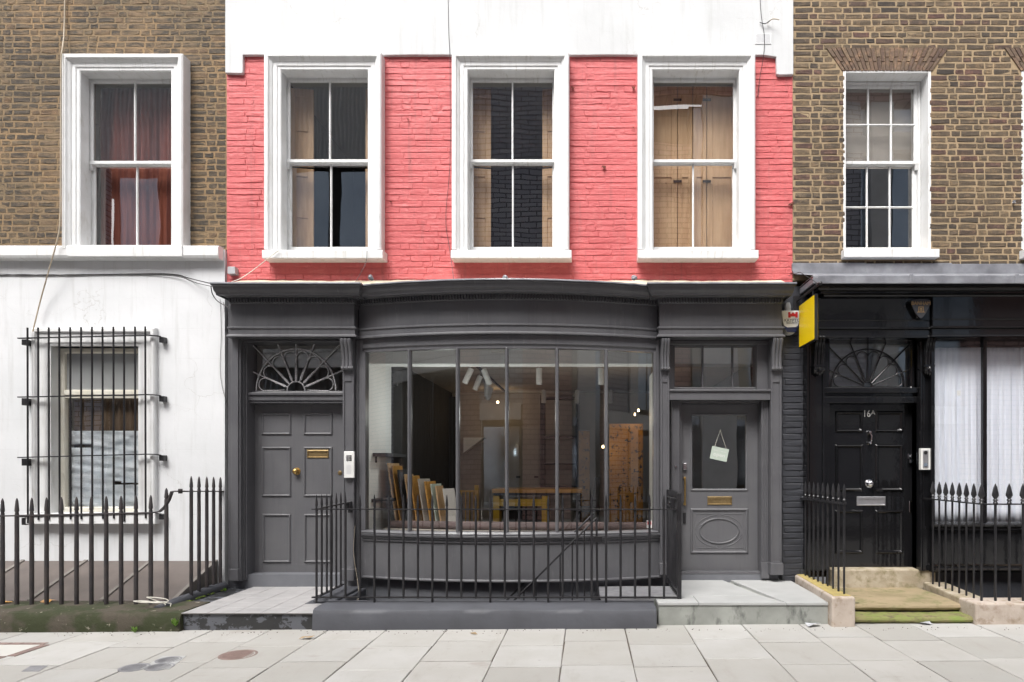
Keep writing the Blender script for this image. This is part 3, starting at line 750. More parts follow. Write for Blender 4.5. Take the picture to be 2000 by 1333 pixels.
# ================================================================ RIGHT HOUSE
right = thing('right_house', 'brown brick house with black gloss shopfront, right of the salmon house', 'house', (4.4, YW, 0))
RX1 = 8.2
RW = (X(1650), X(1815), Z(490,7.8), Z(141,7.8)); DXR = X(1998)-X(1650)
RW2 = (RW[0]+DXR, RW[1]+DXR, RW[2], RW[3])
holes = [(r[0],r[1],r[2],r[3]) for r in (RW, RW2)]
wall_sheet(XR+.002, RX1, Z(548), 8.4, holes, YW, .24).build('brick_backing', M['mortar_right'], right)
arch = []
def gauged_arch(b, r, seed):
    rng = random.Random(seed); n = 25; zt, zb_ = r[3]+.285, r[3]+.008
    xb0, xb1 = r[0]-.03, r[1]+.03; xt0, xt1 = r[0]-.23, r[1]+.23
    for i in range(n):
        a0, a1 = (i+.04)/n, (i+.93)/n
        for (s0, s1) in (((0,.38),(.40,1)) if i % 2 else ((0,.58),(.60,1))):
            P = lambda a, s: (xb0+(xb1-xb0)*a+((xt0+(xt1-xt0)*a)-(xb0+(xb1-xb0)*a))*s, zb_+(zt-zb_)*s)
            q = [P(a0,s0),P(a1,s0),P(a1,s1),P(a0,s1)]; c = (sum(x for x,_ in q)/4, sum(z for _,z in q)/4)
            e = rng.uniform(.010,.0135)
            b.add([(x,YW+.002,z) for x,z in q]+[(x+(c[0]-x)*.10,YW-e,z+(c[1]-z)*.04) for x,z in q], [(4,5,6,7),(0,1,5,4),(1,2,6,5),(2,3,7,6),(3,0,4,7)])
    return (xt0+.12, xt1-.12, r[3], zt)
for r_, s_ in ((RW,1),(RW2,2)):
    b = MB(); gauged_arch(b, r_, s_); b.build('window_arch', M['brick_arch'], right)
# stepped clip of brickwork round each splayed arch
ah = []
for r in (RW, RW2):
    for k in range(5):
        s = (k+.5)/4.2; z0 = r[3]+.285*k/4.2; ah.append((r[0]-.03-.2*s, r[1]+.03+.2*s, z0-.001, min(z0+.07, r[3]+.285)))
b = MB(); bricks(b, XR+.006, 7.2, Z(518), 8.3, [(h[0],h[1],h[2]-.1,h[3]) for h in holes]+ah, YW, proud=.004, seed=31, joint=.0150, jit=.0048, inset=.008, L=.205, H=.098, cz=.0738)
b.build('brickwork', M['brick_right'], right)
for r in (RW, RW2):
    w = sash_window(right, *r, 7.8, 7.975, cols=3, rows=2, arch=False, horn=(0,1), meet=Z(319,7.99), boxw=.05)
    MB().hexa([(r[0]-.045,7.70,r[2]-.11),(r[1]+.07,7.70,r[2]-.11),(r[1]+.07,7.85,r[2]-.108),(r[0]-.045,7.85,r[2]-.108),
               (r[0]-.045,7.70,r[2]-.012),(r[1]+.07,7.70,r[2]-.012),(r[1]+.07,7.97,r[2]+.0),(r[0]-.045,7.97,r[2]+.0)]).build('sill', M['white'], w, bevel=.006)
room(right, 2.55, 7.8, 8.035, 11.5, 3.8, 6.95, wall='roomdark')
for i, r in enumerate((RW, RW2)):
    o = MB().box(r[0]-.02,r[1]+.02,8.12,8.123,Z(330,8.12),r[3]+.05).build('roller_blind', M['roomtaupe'], None, loc=(r[0],8.12,Z(330,8.12)))
    tag(o, ('grey blind lowered behind the upper sash of the twelve-pane window', 'grey blind behind the window cut off by the right edge of the photo')[i], 'blind')
# ================================================================ GREY SHOPFRONT (parts of the middle house)
G = M['grey']
FD = 7.62                                   # face of the straight fascia blocks
fl0, fl1 = X(450,FD), X(692,FD)
fr0, fr1 = X(1288,FD), X(1527,FD)
def arc_path(x0, x1, D0, bulge, n=30, ext=0):
    c = (x1-x0)/2; R = (c*c+bulge*bulge)/(2*bulge); cx = (x0+x1)/2; a = math.asin(c/R)
    return [(cx+R*math.sin(-a+2*a*i/n), D0-bulge+R-R*math.cos(-a+2*a*i/n)) for i in range(n+1)]
def arc_y(x, x0, x1, D0, bulge):
    c = (x1-x0)/2; R = (c*c+bulge*bulge)/(2*bulge); cx = (x0+x1)/2
    return D0-bulge+R-math.sqrt(R*R-(x-cx)**2)
FAS = [(-.13,3.50),(0,3.50),(0,3.232),(.024,3.226),(.026,3.206),(.010,3.196),(.010,3.138),(.026,3.130),(.034,3.118),(.034,3.104),(-.13,3.104)]
COR = [(-.13,3.495),(.012,3.495),(.02,3.502),(.028,3.553),(.07,3.556),(.075,3.566),(.175,3.568),(.18,3.545),(.20,3.545),(.205,3.565),(.235,3.59),(.25,3.63),(.275,3.64),(.275,3.655),(-.13,3.70)]
def dentils(b, path, step=.034, z0=3.503, z1=3.55):
    # small blocks along the path's front run, standing on the bed mould
    L = [0]
    for i in range(1, len(path)): L.append(L[-1]+math.dist(path[i-1], path[i]))
    s = step/2
    while s < L[-1]:
        i = max(k for k in range(len(path)-1) if L[k] <= s); t = (s-L[i])/(L[i+1]-L[i])
        p = Vector(path[i]).lerp(Vector(path[i+1]), t); d = (Vector(path[i+1])-Vector(path[i])).normalized(); n = Vector((d.y,-d.x))
        q = []
        for zz in (z0, z1):
            for a, o in ((-.009,.02),(.009,.02),(.009,.062),(-.009,.062)):
                w = p+d*a+n*o; q.append((w.x,w.y,zz))
        b.hexa(q); s += step
for (x0, x1, yb) in ((fl0, fl1, 7.76), (fr0, fr1, 7.79)):
    path = [(x0,yb),(x0,FD),(x1,FD),(x1,yb)]
    f = MB().sweep(FAS, path); f.box(x0+.12,x1-.12,FD+.12,yb,3.106,3.49); f.build('fascia', G, mid, bevel=.002, seg=1)
    sq = (.28,.6) if x0 < 0 else (.6,.3)      # the side returns project less than the front
    def squash(mb):
        mb.v = [((x0-(x0-a)*sq[0]) if a < x0 else (x1+(a-x1)*sq[1]) if a > x1 else a, b_, c_) for a, b_, c_ in mb.v]; return mb
    c = squash(MB().sweep(COR, path)); c.box(x0+.12,x1-.12,FD+.12,yb+.03,3.50,3.69)
    dentils(c, [(x0,FD),(x1,FD)]); c.build('cornice', G, mid, bevel=.0015, seg=1)
    lc = MB().sweep([(-.10,3.70),(.275,3.657),(.287,3.652),(.287,3.664),(.275,3.672),(-.10,3.715)], path)
    squash(lc).build('lead_capping', M['lead'], mid)
BX0, BX1, BD, BB = fl1+.01, fr0-.01, 7.74, .30
bow = arc_path(BX0, BX1, BD, BB)
bow_c = arc_path(BX0+.02, BX1-.02, BD, BB)
MB().sweep([(o if o > -.1 else -.2, z) for o, z in FAS], bow).build('bow_fascia', G, mid, bevel=.002, seg=1, smooth=False)
c = MB().sweep([(o*.93 if o > -.1 else -.2, z-.002) for o, z in COR], bow_c); dentils(c, bow_c); c.build('bow_cornice', G, mid)
MB().sweep([(-.17,3.695),(.255,3.655),(.268,3.650),(.268,3.662),(.255,3.670),(-.17,3.71)], bow_c).build('lead_capping', M['lead'], mid)
# cream mortar fillet up to the brick, uneven top edge
rng = random.Random(3); b = MB(); n = 90; x0, x1 = X(443,7.5), X(1540,7.5); vs = []
for i in range(n+1):
    x = x0+(x1-x0)*i/n; inb = BX0 < x < BX1; yf = 7.42 if not inb else arc_y(x, BX0, BX1, BD, BB)-.18
    zt = 3.816+rng.uniform(-.005,.005)+.004*math.sin(i*.3)
    vs += [(x,yf+.02,3.672),(x,7.79,zt)]
b.add(vs, [(2*i,2*i+2,2*i+3,2*i+1) for i in range(n)]).build('mortar_fillet', M['mortarcream'], mid)
b = MB().box(XL+.02,XR-.02,7.80,8.12,3.11,3.47); b.build('lintel', M['dark'], mid)
b = MB(); prism = [(x,y) for x, y in arc_path(BX0+.06,BX1-.06,7.80,.22,12)]
n = len(prism); b.add([(x,y,3.12) for x,y in prism]+[(x,y,3.48) for x,y in prism], [tuple(range(n-1,-1,-1)),tuple(range(n,2*n))]+[(i,(i+1)%n,n+(i+1)%n,n+i) for i in range(n)])
b.build('bow_soffit', M['dark'], mid)

# pilasters
def pilaster(px0, px1, zb0, ztop, D=7.70, panel=True, base=True, name='pilaster', house=mid, mat=G, ptop=None, back=7.84):
    x0, x1 = X(px0,D), X(px1,D); b = MB()
    if panel and x1-x0 > .08:
        e = .022; pt = ptop or ztop-.45
        b.box(x0,x1,D+.012,back,zb0,ztop)
        b.box(x0,x0+e,D,D+.0119,zb0,ztop); b.box(x1-e,x1,D,D+.0119,zb0,ztop); b.box(x0+e,x1-e,D,D+.0119,pt,ztop); b.box(x0+e,x1-e,D,D+.0119,zb0,zb0+.14)
    else: b.box(x0,x1,D,back,zb0,ztop)
    p = b.build(name, mat, house, bevel=.003, seg=1)
    if base: MB().box(x0-.012,x1+.012,D-.03,back,zb0-.02,zb0+.12).build('plinth_block', mat, p, bevel=.006)
    return p
def corbel(px0, px1, py0, py1, D, mat, house, acanthus=False):
    """scrolled console bracket: fluted face, curling out at the top"""
    x0, x1 = X(px0,D), X(px1,D); z1, z0 = Z(py0,D), Z(py1,D); h = z1-z0; b = MB()
    prof = [(0,0),(.03,.0),(.045,.05),(.04,.12),(.035,.3),(.045,.55),(.075,.78),(.095,.9),(.095,.97),(.085,1.0),(0,1.0)]
    n = 3; w = (x1-x0)/n
    pr = [(7.84,z0)]
    ys = [(D-o, z0+h*t) for o, t in prof]
    for k in range(n):
        a, c = x0+w*k, x0+w*(k+1); m = 6; vs = []; fs = []
        for j in range(m+1):
            u = j/m; x = a+(c-a)*u; s = math.sin(PI*u)**.5 if 0 < u < 1 else 0
            for (y, z) in ys: vs.append((x, y-.014*s if y < D-.01 else y+.0, z))
        q = len(ys)
        for j in range(m):
            for i in range(q-1): fs.append((j*q+i,j*q+i+1,(j+1)*q+i+1,(j+1)*q+i))
        fs.append(tuple(range(q))); fs.append(tuple(m*q+i for i in range(q-1,-1,-1)))
        b.add(vs, fs)
    b.box(x0,x1,D,7.83,z0,z1)
    b.lathe([(.0,x0-.004-x0),(.022,-.004),(.022,x1-x0+.004),(0,x1-x0+.004)], (x0,D-.03,z0+.025), 'x', 12)
    if acanthus:
        rg = random.Random(2)
        for k in range(5):
            cx = x0+(x1-x0)*(k+.5)/5
            b.lathe([(.002,-.06),(.016,-.04),(.020,-.01),(.016,.02),(.005,.045)], (cx,D-.05+.012*abs(k-2),z0+.015+.012*abs(k-2)), 'z', 8)
        b.box(x0-.01,x1+.01,D-.055,D,z0+.06,z0+.085)
    return b.build('corbel', mat, house, smooth=True)
zt = 3.104
pilaster(452, 465, .27, zt, name='pilaster', D=7.70)
pilaster(669, 691, .27, zt, D=7.70, ptop=Z(745,7.7))
corbel(669.5, 690.5, 664, 724, 7.695, G, mid)
pilaster(1290, 1307.5, .34, zt, D=7.70, ptop=Z(747,7.7))
corbel(1290.5, 1307, 664, 725, 7.695, G, mid)
pilaster(1506, 1527, .34, zt, D=7.70, ptop=Z(747,7.7))
corbel(1506, 1525, 663, 725, 7.695, G, mid)
# outer cheek boards that close the shopfront against the side walls
MB().box(X(446,7.74),X(452,7.7)-.001,7.735,7.84,.25,3.70).build('edge_board', G, mid, bevel=.003)

def door_panels(b, rects, D, prof=None, w=.02):
    w *= 1.25; prof = prof or [(0,D+.004),(0,D-.004),(w*.38,D-.017),(w*.6,D-.017),(w,D-.002),(w,D+.004)]
    for (a,c,d,e) in rects: b.sweep(prof, recx(X(a,D),X(c,D),Z(e,D),Z(d,D)), closed=True, plane='xz')
def fanlight(house, x0, x1, z0, z1, D, cx, A, H, hub, mat, thick=.008, frame_mat=None, glass='glass', shade=None):
    f = MB().sweep([(-.03,D-.03),(.0,D-.03),(.012,D-.018),(.012,D+.03),(-.03,D+.03)], recx(x0,x1,z0,z1), closed=True, plane='xz').build('fanlight', frame_mat or mat, house, bevel=.002, seg=1)
    MB().quad((x0,D+.015,z0),(x1,D+.015,z0),(x1,D+.015,z1),(x0,D+.015,z1)).build('pane', M[glass], f)
    b = MB(); zb_ = z0+.012; y = D-.004; k = H/A
    P = lambda r, a: (cx+r*math.cos(a), y, zb_+r*k*math.sin(a))
    for r, th in ((hub, thick*.9), (A, thick*1.15)):
        b.tube([P(r, PI*i/36) for i in range(37)], th, 6)
    for i in range(1, 8):
        a = PI*i/8; r = hub
        # run the spoke out to the frame
        dx, dz = math.cos(a), k*math.sin(a)
        lim = min(((x1-cx)/dx if dx > .01 else 9), ((x0-cx)/dx if dx < -.01 else 9), (z1-zb_)/dz)
        b.tube([P(hub,a), P(A*.8,a)], thick*.95, 6); b.tube([P(A*.8,a), P(lim,a)], thick*1.0, 6)
    for i in range(8):
        a0, a1 = PI*i/8, PI*(i+1)/8; am = (a0+a1)/2; half = (a1-a0)/2
        Rc = A*.955/(1+math.sin(half)); rr = Rc*math.sin(half)
        c = (Rc*math.cos(am), Rc*math.sin(am)); pts = []
        for t in range(13):
            th = am-PI/2+PI*t/12
            pts.append((cx+c[0]+rr*math.cos(th)*.97, y, zb_+k*(c[1]+rr*math.sin(th)*.97)))
        b.tube(pts, thick*.75, 6)
        b.tube([(cx+hub*1.3*math.cos(a0+half*.35),y,zb_+k*hub*1.3*math.sin(a0+half*.35)), pts[0]], thick*.6, 5)
        b.tube([(cx+hub*1.3*math.cos(a1-half*.35),y,zb_+k*hub*1.3*math.sin(a1-half*.35)), pts[-1]], thick*.6, 5)
    b.build('tracery', mat, f)
    return f

# ---- left grey door
DL = 8.0
b = MB()
x0, x1 = X(465,7.7), X(669,7.7)             # opening between pilasters
jl = X(490,DL); jr = x1+0.005
# stepped reveal on the left, plain on the right, head over
for (xa, xb, ya, yb2) in ((x0-.002,x0+.0+.018,7.72,8.06),(x0+.018,x0+.030,7.78,8.06),(x0+.030,x0+.045,7.81,8.06),(x0+.045,jl,7.95,8.06)):
    if xb > xa: b.box(xa,xb,ya,yb2,.24,zt)
b.box(x1-.02,x1+.03,7.83,8.06,.24,zt); b.box(X(672,DL),x1-.02,7.95,8.06,.24,Z(783,DL))
b.box(x0,x1,7.78,8.06,Z(668,7.8),zt)
b.build('door_frame', G, mid, bevel=.003, seg=1)
b = MB(); b.box(x0+.002,x1-.002,7.86,8.06,Z(783,7.88),Z(768,7.88)); b.box(x0+.001,x1-.001,7.84,7.87,Z(772,7.86),Z(767,7.86)); b.box(x0+.004,x1-.004,7.875,8.05,Z(788,7.9),Z(784,7.88))
b.build('transom', G, mid, bevel=.004)
fanlight(mid, X(490,7.97), X(672,7.97), Z(766,7.97), Z(671,7.97), 7.97, X(578.5,7.97), .485, .515, .108, M['tracery'], thick=.0085, frame_mat=G)
lx0, lx1, lz0, lz1 = X(490,DL), X(672,DL), Z(1128,DL), Z(786,DL)
d = MB().box(lx0+.002,lx1-.002,DL,DL+.045,lz0,lz1)
door_panels(d, [(511,569,807,850),(593,650,807,850),(511.5,569,873,970.5),(593,650,873,970.5),(513,568.5,1004,1099.5),(594,650,1004,1099.5)], DL, w=.024)
d.sweep([(0,DL+.002),(0,DL-.002),(.003,DL-.002),(.003,DL+.002)], recx(X(513,DL),X(650,DL),Z(1126,DL),Z(1102,DL)), closed=True, plane='xz')
ld = d.build('door', M['greydoor'], mid, bevel=.002, seg=1)
MB().box(x0+.0,x1-.0,7.90,8.06,.155,lz0-.004).box(x0,x1,7.88,7.90,lz0-.05,lz0-.02).build('threshold', G, mid, bevel=.006)
def letterbox(door, px0, px1, py0, py1, D, mat):
    fr = MB().sweep([(0,D+.004),(0,D-.008),(.012,D-.012),(.018,D-.004),(.018,D+.004)], recx(X(px0,D),X(px1,D),Z(py1,D),Z(py0,D)), closed=True, plane='xz').build('letterbox', mat, door, bevel=.001, seg=1)
    MB().box(X(px0,D)+.017,X(px1,D)-.017,D-.006,D+.003,Z(py1,D)+.017,Z(py0,D)-.017).build('flap', mat, fr, bevel=.003) if False else None
    b = MB().box(X(px0,D)+.018,X(px1,D)-.018,D-.003,D+.003,Z(py1,D)+.018,Z(py0,D)-.018); b.box(X(px0,D)+.022,X(px1,D)-.022,D-.010,D-.003,Z(py0,D)-.030,Z(py0,D)-.018)
    b.build('flap', mat, door)
letterbox(ld, 600, 642, 879, 895, DL, M['oldbrass'])
MB().lathe([(.0,-.075),(.018,-.074),(.032,-.062),(.038,-.045),(.032,-.03),(.016,-.022),(.014,-.012),(.044,-.008),(.046,0)], (X(580,DL),DL,Z(921,DL)), 'y', 20).build('knob', M['brass'], ld, smooth=True)
MB().lathe([(.0,-.010),(.020,-.010),(.026,-.004),(.026,0)], (X(664,DL),DL,Z(924,DL)), 'y', 16).lathe([(.008,-.014),(.010,-.010)], (X(664,DL),DL,Z(924,DL)), 'y', 10).build('lock', M['oldbrass'], ld, smooth=True)
room(mid, -4.16, -2.98, 8.10, 9.3, .15, 3.12, wall='roomwall', ceil='roomwall', right='roomtaupe')

# ---- intercom beside the left door
ic = thing('intercom', 'white slim intercom panel with call buttons on the grey pilaster beside the left door', 'intercom', (X(681,7.69),7.69,Z(934,7.69)))
ix0, ix1, iz0, iz1 = X(671.5,7.66), X(691.5,7.66), Z(934,7.66), Z(882,7.66)
MB().box(ix0,ix1,7.66,7.698,iz0,iz1).build('case', M['plastic'], ic, bevel=.006)
b = MB()
for r in range(3):
    for c_ in range(2): b.box(ix0+.030+.034*c_,ix0+.058+.034*c_,7.656,7.66,iz1-.062-.024*r,iz1-.046-.024*r)
b.build('button_panel', M['dark'], ic)
for r in range(3): MB().box(ix0+.030,ix0+.050,7.653,7.656,iz1-.060-.024*r,iz1-.048-.024*r).build('button', M['steel'], ic)
b = MB()
for r in range(8): b.box(ix0+.032,ix0+.088,7.6585,7.66,iz0+.05+.014*r,iz0+.054+.014*r)
b.build('speaker_slots', M['greyplastic'], ic)

# ---- bow shop window
zb0, zb1 = .845, 2.952
WX0, WX1, WD, WB = X(708,7.74), X(1282,7.74), 7.78, .29
aw = lambda x: arc_y(x, WX0, WX1, WD, WB)
def px_on_arc(px):
    x = X(px, 7.6)
    for _ in range(12): x = X(px, aw(max(WX0+.001, min(WX1-.001, x))))
    return x
warc = arc_path(WX0, WX1, WD, WB)
b = MB(); b.sweep([(-.06,zb1),(.012,zb1),(.012,zb1+.03),(.03,zb1+.05),(.03,3.11),(-.06,3.11)], warc)
b.sweep([(-.10,zb0-.03),(.07,zb0-.035),(.075,zb0-.02),(.02,zb0),(-.10,zb0)], warc)
for (px, s) in ((708,1),(1282,-1)):
    xa = X(px,7.74); b.box(min(xa,xa+s*.035)-.0,max(xa,xa+s*.035),7.735,7.86,zb0-.001,zb1+.001)
    xo = xa-s*.105; b.box(min(xo,xa),max(xo,xa),7.765,7.87,.27,3.105); b.box(min(xa,xa-s*.03),max(xa,xa-s*.03),7.745,7.7649,.8,3.105); b.box(min(xo+s*.03,xo+s*.045),max(xo+s*.03,xo+s*.045),7.75,7.7649,.27,3.105)
sw = b.build('shop_window', G, mid, bevel=.002, seg=1)
mx = [px_on_arc(p) for p in (714, 800, 894, 990, 1088, 1184, 1274)]
for i in range(1, 6):
    x = mx[i]; y = aw(x); a = math.atan2(-(x-(WX0+WX1)/2), 5.7) * -1
    d = Vector((math.cos(a), math.sin(a))); nn = Vector((d.y, -d.x))   # outward
    prof = [(-.008,.034),(.008,.034),(.020,.012),(.020,-.03),(-.020,-.03),(-.020,.012)]
    vs = []
    for zz in (zb0-.004, zb1+.004):
        for (u, o) in prof: q = Vector((x,y))+d*u+nn*o; vs.append((q.x,q.y,zz))
    MB().add(vs, [(0,1,2,3,4,5),(6,7,8,9,10,11)]+[(k,(k+1)%6,6+(k+1)%6,6+k) for k in range(6)]).build('mullion', G, sw, bevel=.003, seg=2)
ends = [WX0+.03]+mx[1:6]+[WX1-.03]
for i in range(6):
    xa, xb = ends[i], ends[i+1]; m = 8; vs = []
    for j in range(m+1):
        x = xa+(xb-xa)*j/m; t = j/m
        ych = aw(xa)*(1-t)+aw(xb)*t; y = ych*.45+aw(x)*.55     # slightly cambered glass
        vs += [(x,y+.012,zb0-.002),(x,y+.012,zb1+.002)]
    MB().add(vs, [(2*j,2*j+2,2*j+3,2*j+1) for j in range(m)]).build('pane', M['shopglass'], sw, smooth=True)
# stall riser under it
SX0, SX1 = X(707,7.72), X(1287,7.72)
sarc = arc_path(SX0, SX1, 7.76, .33)
b = MB()
b.sweep([(-.16,.27),(.0,.27),(.014,.274),(.018,.286),(.014,.298),(.0,.303),(.0,.715),(.016,.72),(.020,.735),(.012,.745),(.03,.752),(.036,.775),(.055,.785),(.06,.808),(-.16,.808)], sarc)
b.build('stall_riser', G, mid, bevel=.0015, seg=1)
MB().sweep([(-.30,-2.35),(-.085,-2.35),(-.085,.269),(-.30,.269)], sarc).build('basement_wall', M['areawall'], mid)
# small security sticker in the glass
st = thing('sticker', 'small white and red warning sticker at the lower right corner of the bow window', 'sticker', (X(1268,7.8),7.78,Z(1030,7.78)))
MB().pbox(1263,1273.5,1017,1032,7.765,7.7675).build('paper', M['plastic'], st)
MB().pbox(1264.5,1272,1019,1025,7.7635,7.765).build('red_band', M['redprint'], st)

# ---- shop door bay
b = MB()
x0, x1 = X(1307.5,7.7), X(1506,7.7); DS = 7.97
b.box(x0,X(1331,DS)-.004,7.90,8.06,.25,Z(783,7.9)); b.box(X(1480,DS)+.004,x1,7.90,8.06,.25,Z(783,7.9))
b.box(x0,x1,7.80,8.06,Z(672,7.8),zt)
b.box(x0,x0+.06,7.86,8.06,Z(783,7.8),zt); b.box(x1-.13,x1,7.86,8.06,Z(783,7.8),zt); b.box(x1-.13,x1,7.83,7.86,Z(783,7.8),zt)
b.box(X(1331,DS)-.004,X(1480,DS)+.004,7.90,8.06,Z(789,DS),Z(783,7.9))
sd_f = b.build('door_frame', G, mid, bevel=.003, seg=1)
for (pa, pb) in ((1312,1327),(1488,1501)):     # fluted jambs
    xa, xb = X(pa,7.8), X(pb,7.8); b = MB().box(xa-.002,xb+.002,7.81,7.8995,.36,Z(783,7.8))
    for k in range(4):
        u = xa+(xb-xa)*(k+.5)/4; b.sweep([(-.007,7.812),(-.005,7.802),(.005,7.802),(.007,7.812)], [(u,.45),(u,Z(783,7.8)-.002)], plane='xz')
    p = b.build('fluted_jamb', G, mid, bevel=.0015, seg=1)
    MB().box(xa-.008,xb+.008,7.785,7.899,.26,.45).build('plinth_block', G, p, bevel=.004)
MB().box(x0+.002,x1-.002,7.72,7.90,Z(782,7.74),Z(765,7.74)).box(x0+.0015,x1-.0015,7.70,7.74,Z(765,7.72),Z(761,7.72)).build('transom', G, mid, bevel=.004)
tw = MB().sweep([(-.02,7.90),(.012,7.90),(.02,7.91),(.02,7.95),(-.02,7.95)], recx(X(1315,7.9),X(1488,7.9),Z(759.5,7.9),Z(673,7.9)), closed=True, plane='xz').build('transom_light', G, mid, bevel=.002, seg=1)
MB().quad((X(1314,7.93),7.93,Z(759,7.93)),(X(1487,7.93),7.93,Z(759,7.93)),(X(1487,7.93),7.93,Z(673,7.93)),(X(1314,7.93),7.93,Z(673,7.93))).build('pane', M['glass'], tw)
for p_ in (1372.5, 1431): MB().pbox(p_-1.8,p_+1.8,674,758,7.905,7.95).build('glazing_bar', G, tw, bevel=.003, seg=1)
gx = (X(1352,DS), X(1457,DS), Z(955.5,DS), Z(812,DS))
b = wall_sheet(X(1331,DS), X(1480,DS), Z(1115,DS), Z(790,DS), [gx], DS, .045)
b.sweep([(-.022,DS+.002),(-.022,DS-.010),(-.010,DS-.012),(.0,DS-.004),(.004,DS+.012),(.004,DS+.02),(-.022,DS+.02)], recx(*gx), closed=True, plane='xz')
door_panels(b, [(1348,1461.5,993,1082)], DS, w=.03)
sd_ = b.build('door', M['greydoor'], mid, bevel=.002, seg=1)
MB().quad((gx[0],DS+.02,gx[2]),(gx[1],DS+.02,gx[2]),(gx[1],DS+.02,gx[3]),(gx[0],DS+.02,gx[3])).build('pane', M['glass'], sd_)
b = MB(); cx, cz = X(1404.5,DS), Z(1037.5,DS)
def ell(rx, rz, a0=0, a1=360, n=48): return [(cx+rx*math.cos(rad(a0+(a1-a0)*i/n)), DS, cz+rz*math.sin(rad(a0+(a1-a0)*i/n))) for i in range(n + (0 if a1-a0 == 360 else 1))]
b.tube(ell(.237,.150), .012, 8, closed=True)
for s in (-1, 1):
    for t in (-1, 1):
        q0 = 0 if s*t > 0 else 0
        pts = [(cx+s*.288*math.cos(rad(a)), DS+.002, cz+t*.195*math.sin(rad(a))) for a in range(6, 86, 6)]
        b.tube(pts, .007, 6)
        b.tube([(cx+s*.290,DS+.002,cz+t*.03),(cx+s*.290,DS+.002,cz+t*.205),(cx+s*.02,DS+.002,cz+t*.205)], .007, 6)
b.build('oval_moulding', M['greydoor'], sd_, smooth=True)
letterbox(sd_, 1381.5, 1429.5, 970, 986.5, DS, M['oldbrass'])
hx = X(1337.5,7.93)
MB().tube([(hx,7.92,Z(985,7.93)),(hx,7.92,Z(934,7.93))], .011, 10).box(hx-.014,hx+.014,7.92,7.97,Z(987,7.95),Z(982,7.95)).box(hx-.014,hx+.014,7.92,7.97,Z(937,7.95),Z(932,7.95)).build('handle', M['brass'], sd_, bevel=.003)
MB().box(hx-.020,hx+.022,7.93,7.97,Z(918,7.95),Z(905,7.95)).lathe([(0,-.05),(.012,-.05),(.012,0)], (hx,7.97,Z(908,7.95)), 'y', 10).build('lock', M['chrome'], sd_, bevel=.003)
MB().box(hx-.015,hx+.017,7.955,7.97,Z(1023,7.95),Z(1001,7.95)).build('lower_lock', M['iron'], sd_, bevel=.006)
MB().lathe([(0,-.02),(.008,-.02),(.014,-.006),(.014,0)], (X(1319.5,7.8),7.80,Z(912,7.8)), 'y', 12).build('bell_push', M['chrome'], sd_f)
MB().box(x0+.004,x1-.004,7.86,8.06,Z(1131,7.86),Z(1116,7.9)).box(x0+.006,x1-.006,7.84,7.86,Z(1122,7.85),Z(1117,7.86)).build('threshold', G, mid, bevel=.005)
# card hanging behind the door glass
oc = thing('hanging_sign', 'small tilted pale green card hanging on a string inside the shop door glass', 'sign', (X(1405,7.975),7.975,Z(887,7.975)))
R = Matrix.Translation((X(1405,7.975),7.976,Z(887,7.975))) @ Matrix.Rotation(rad(12), 4, 'Y')
b = MB(); w_, h_ = .105, .078
b.add([R @ Vector(p) for p in ((-w_,-.002,-h_),(w_,-.002,-h_),(w_,.002,-h_),(-w_,.002,-h_),(-w_,-.002,h_),(w_,-.002,h_),(w_,.002,h_),(-w_,.002,h_))], [(0,1,2,3),(4,7,6,5),(0,4,5,1),(1,5,6,2),(2,6,7,3),(3,7,4,0)])
M['cardgreen'] = surf('sage_green_card', (0.46,0.53,0.46), rough=0.6, bump=0)
b.build('card', M['cardgreen'], oc)
top = (X(1406.5,7.975),7.976,Z(841,7.975))
b = MB()
for u in (-.075,.075): b.tube([R @ Vector((u,0,h_-.008)), top], .0022, 5)
b.tube([(top[0]-.004,7.972,top[2]),(top[0]+.004,7.972,top[2]+.004)], .006, 6)
b.build('string', M['cable_white'], oc)
RR = R @ Matrix.Translation((0,-.003,0)) @ Matrix.Rotation(rad(90), 4, 'X')
def rtext(body, dz, size, sx=1):
    off = R @ Vector((0,-.0035,dz))
    text_part('lettering', body, off.x, off.y, off.z, size, M['plastic'], oc, rot=Matrix.Rotation(rad(12),4,'Y') @ Matrix.Rotation(rad(90),4,'X'), sx=sx)
rtext('come in we are', .035, .026); rtext('open', -.012, .065, 1.1); rtext('- - - - - - -', -.058, .02)

# ================================================================ SHOP INTERIOR
SF, SCZ, SB = .45, 3.09, 13.3
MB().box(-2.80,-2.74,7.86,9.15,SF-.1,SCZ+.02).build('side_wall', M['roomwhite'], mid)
MB().box(-2.80,-2.74,9.151,13.3,SF-.1,SCZ+.02).build('side_wall', M['roomdark'], mid)  # wall continues, coloured dark here to deepen the interior behind the reflections
MB().box(-2.739,-2.60,9.16,9.22,SF,SCZ-.15).build('added_dark_strip', M['roomdark'], mid)  # added dark strip, stands in for the darkness past the white wall
MB().box(2.36,2.42,8.06,13.3,SF-.1,SCZ+.02).build('side_wall', M['roomdark'], mid)
MB().box(-2.8,2.42,SB,SB+.08,SF-.1,SCZ+.02).build('back_wall', M['roomtaupe'], mid)
MB().box(-2.738,2.358,8.07,SB-.002,SCZ,SCZ+.04).build('ceiling', M['roomtaupe'], mid)
MB().box(-2.738,2.358,8.5,SB-.002,SF-.06,SF).build('shop_floor', M['floorwood'], mid)
MB().box(-2.738,2.358,8.20,8.45,Z(711,8.2),SCZ-.002).build('ceiling_beam', M['roomwhite'], mid, bevel=.004)
MB().box(-1.65,2.355,12.9,13.28,Z(762,12.9)-.0,SCZ-.002).build('ceiling_bulkhead', M['roomwhite'], mid)
MB().box(.90,.98,8.05,9.4,SF,SCZ-.2).build('partition', M['roomwhite'], mid)
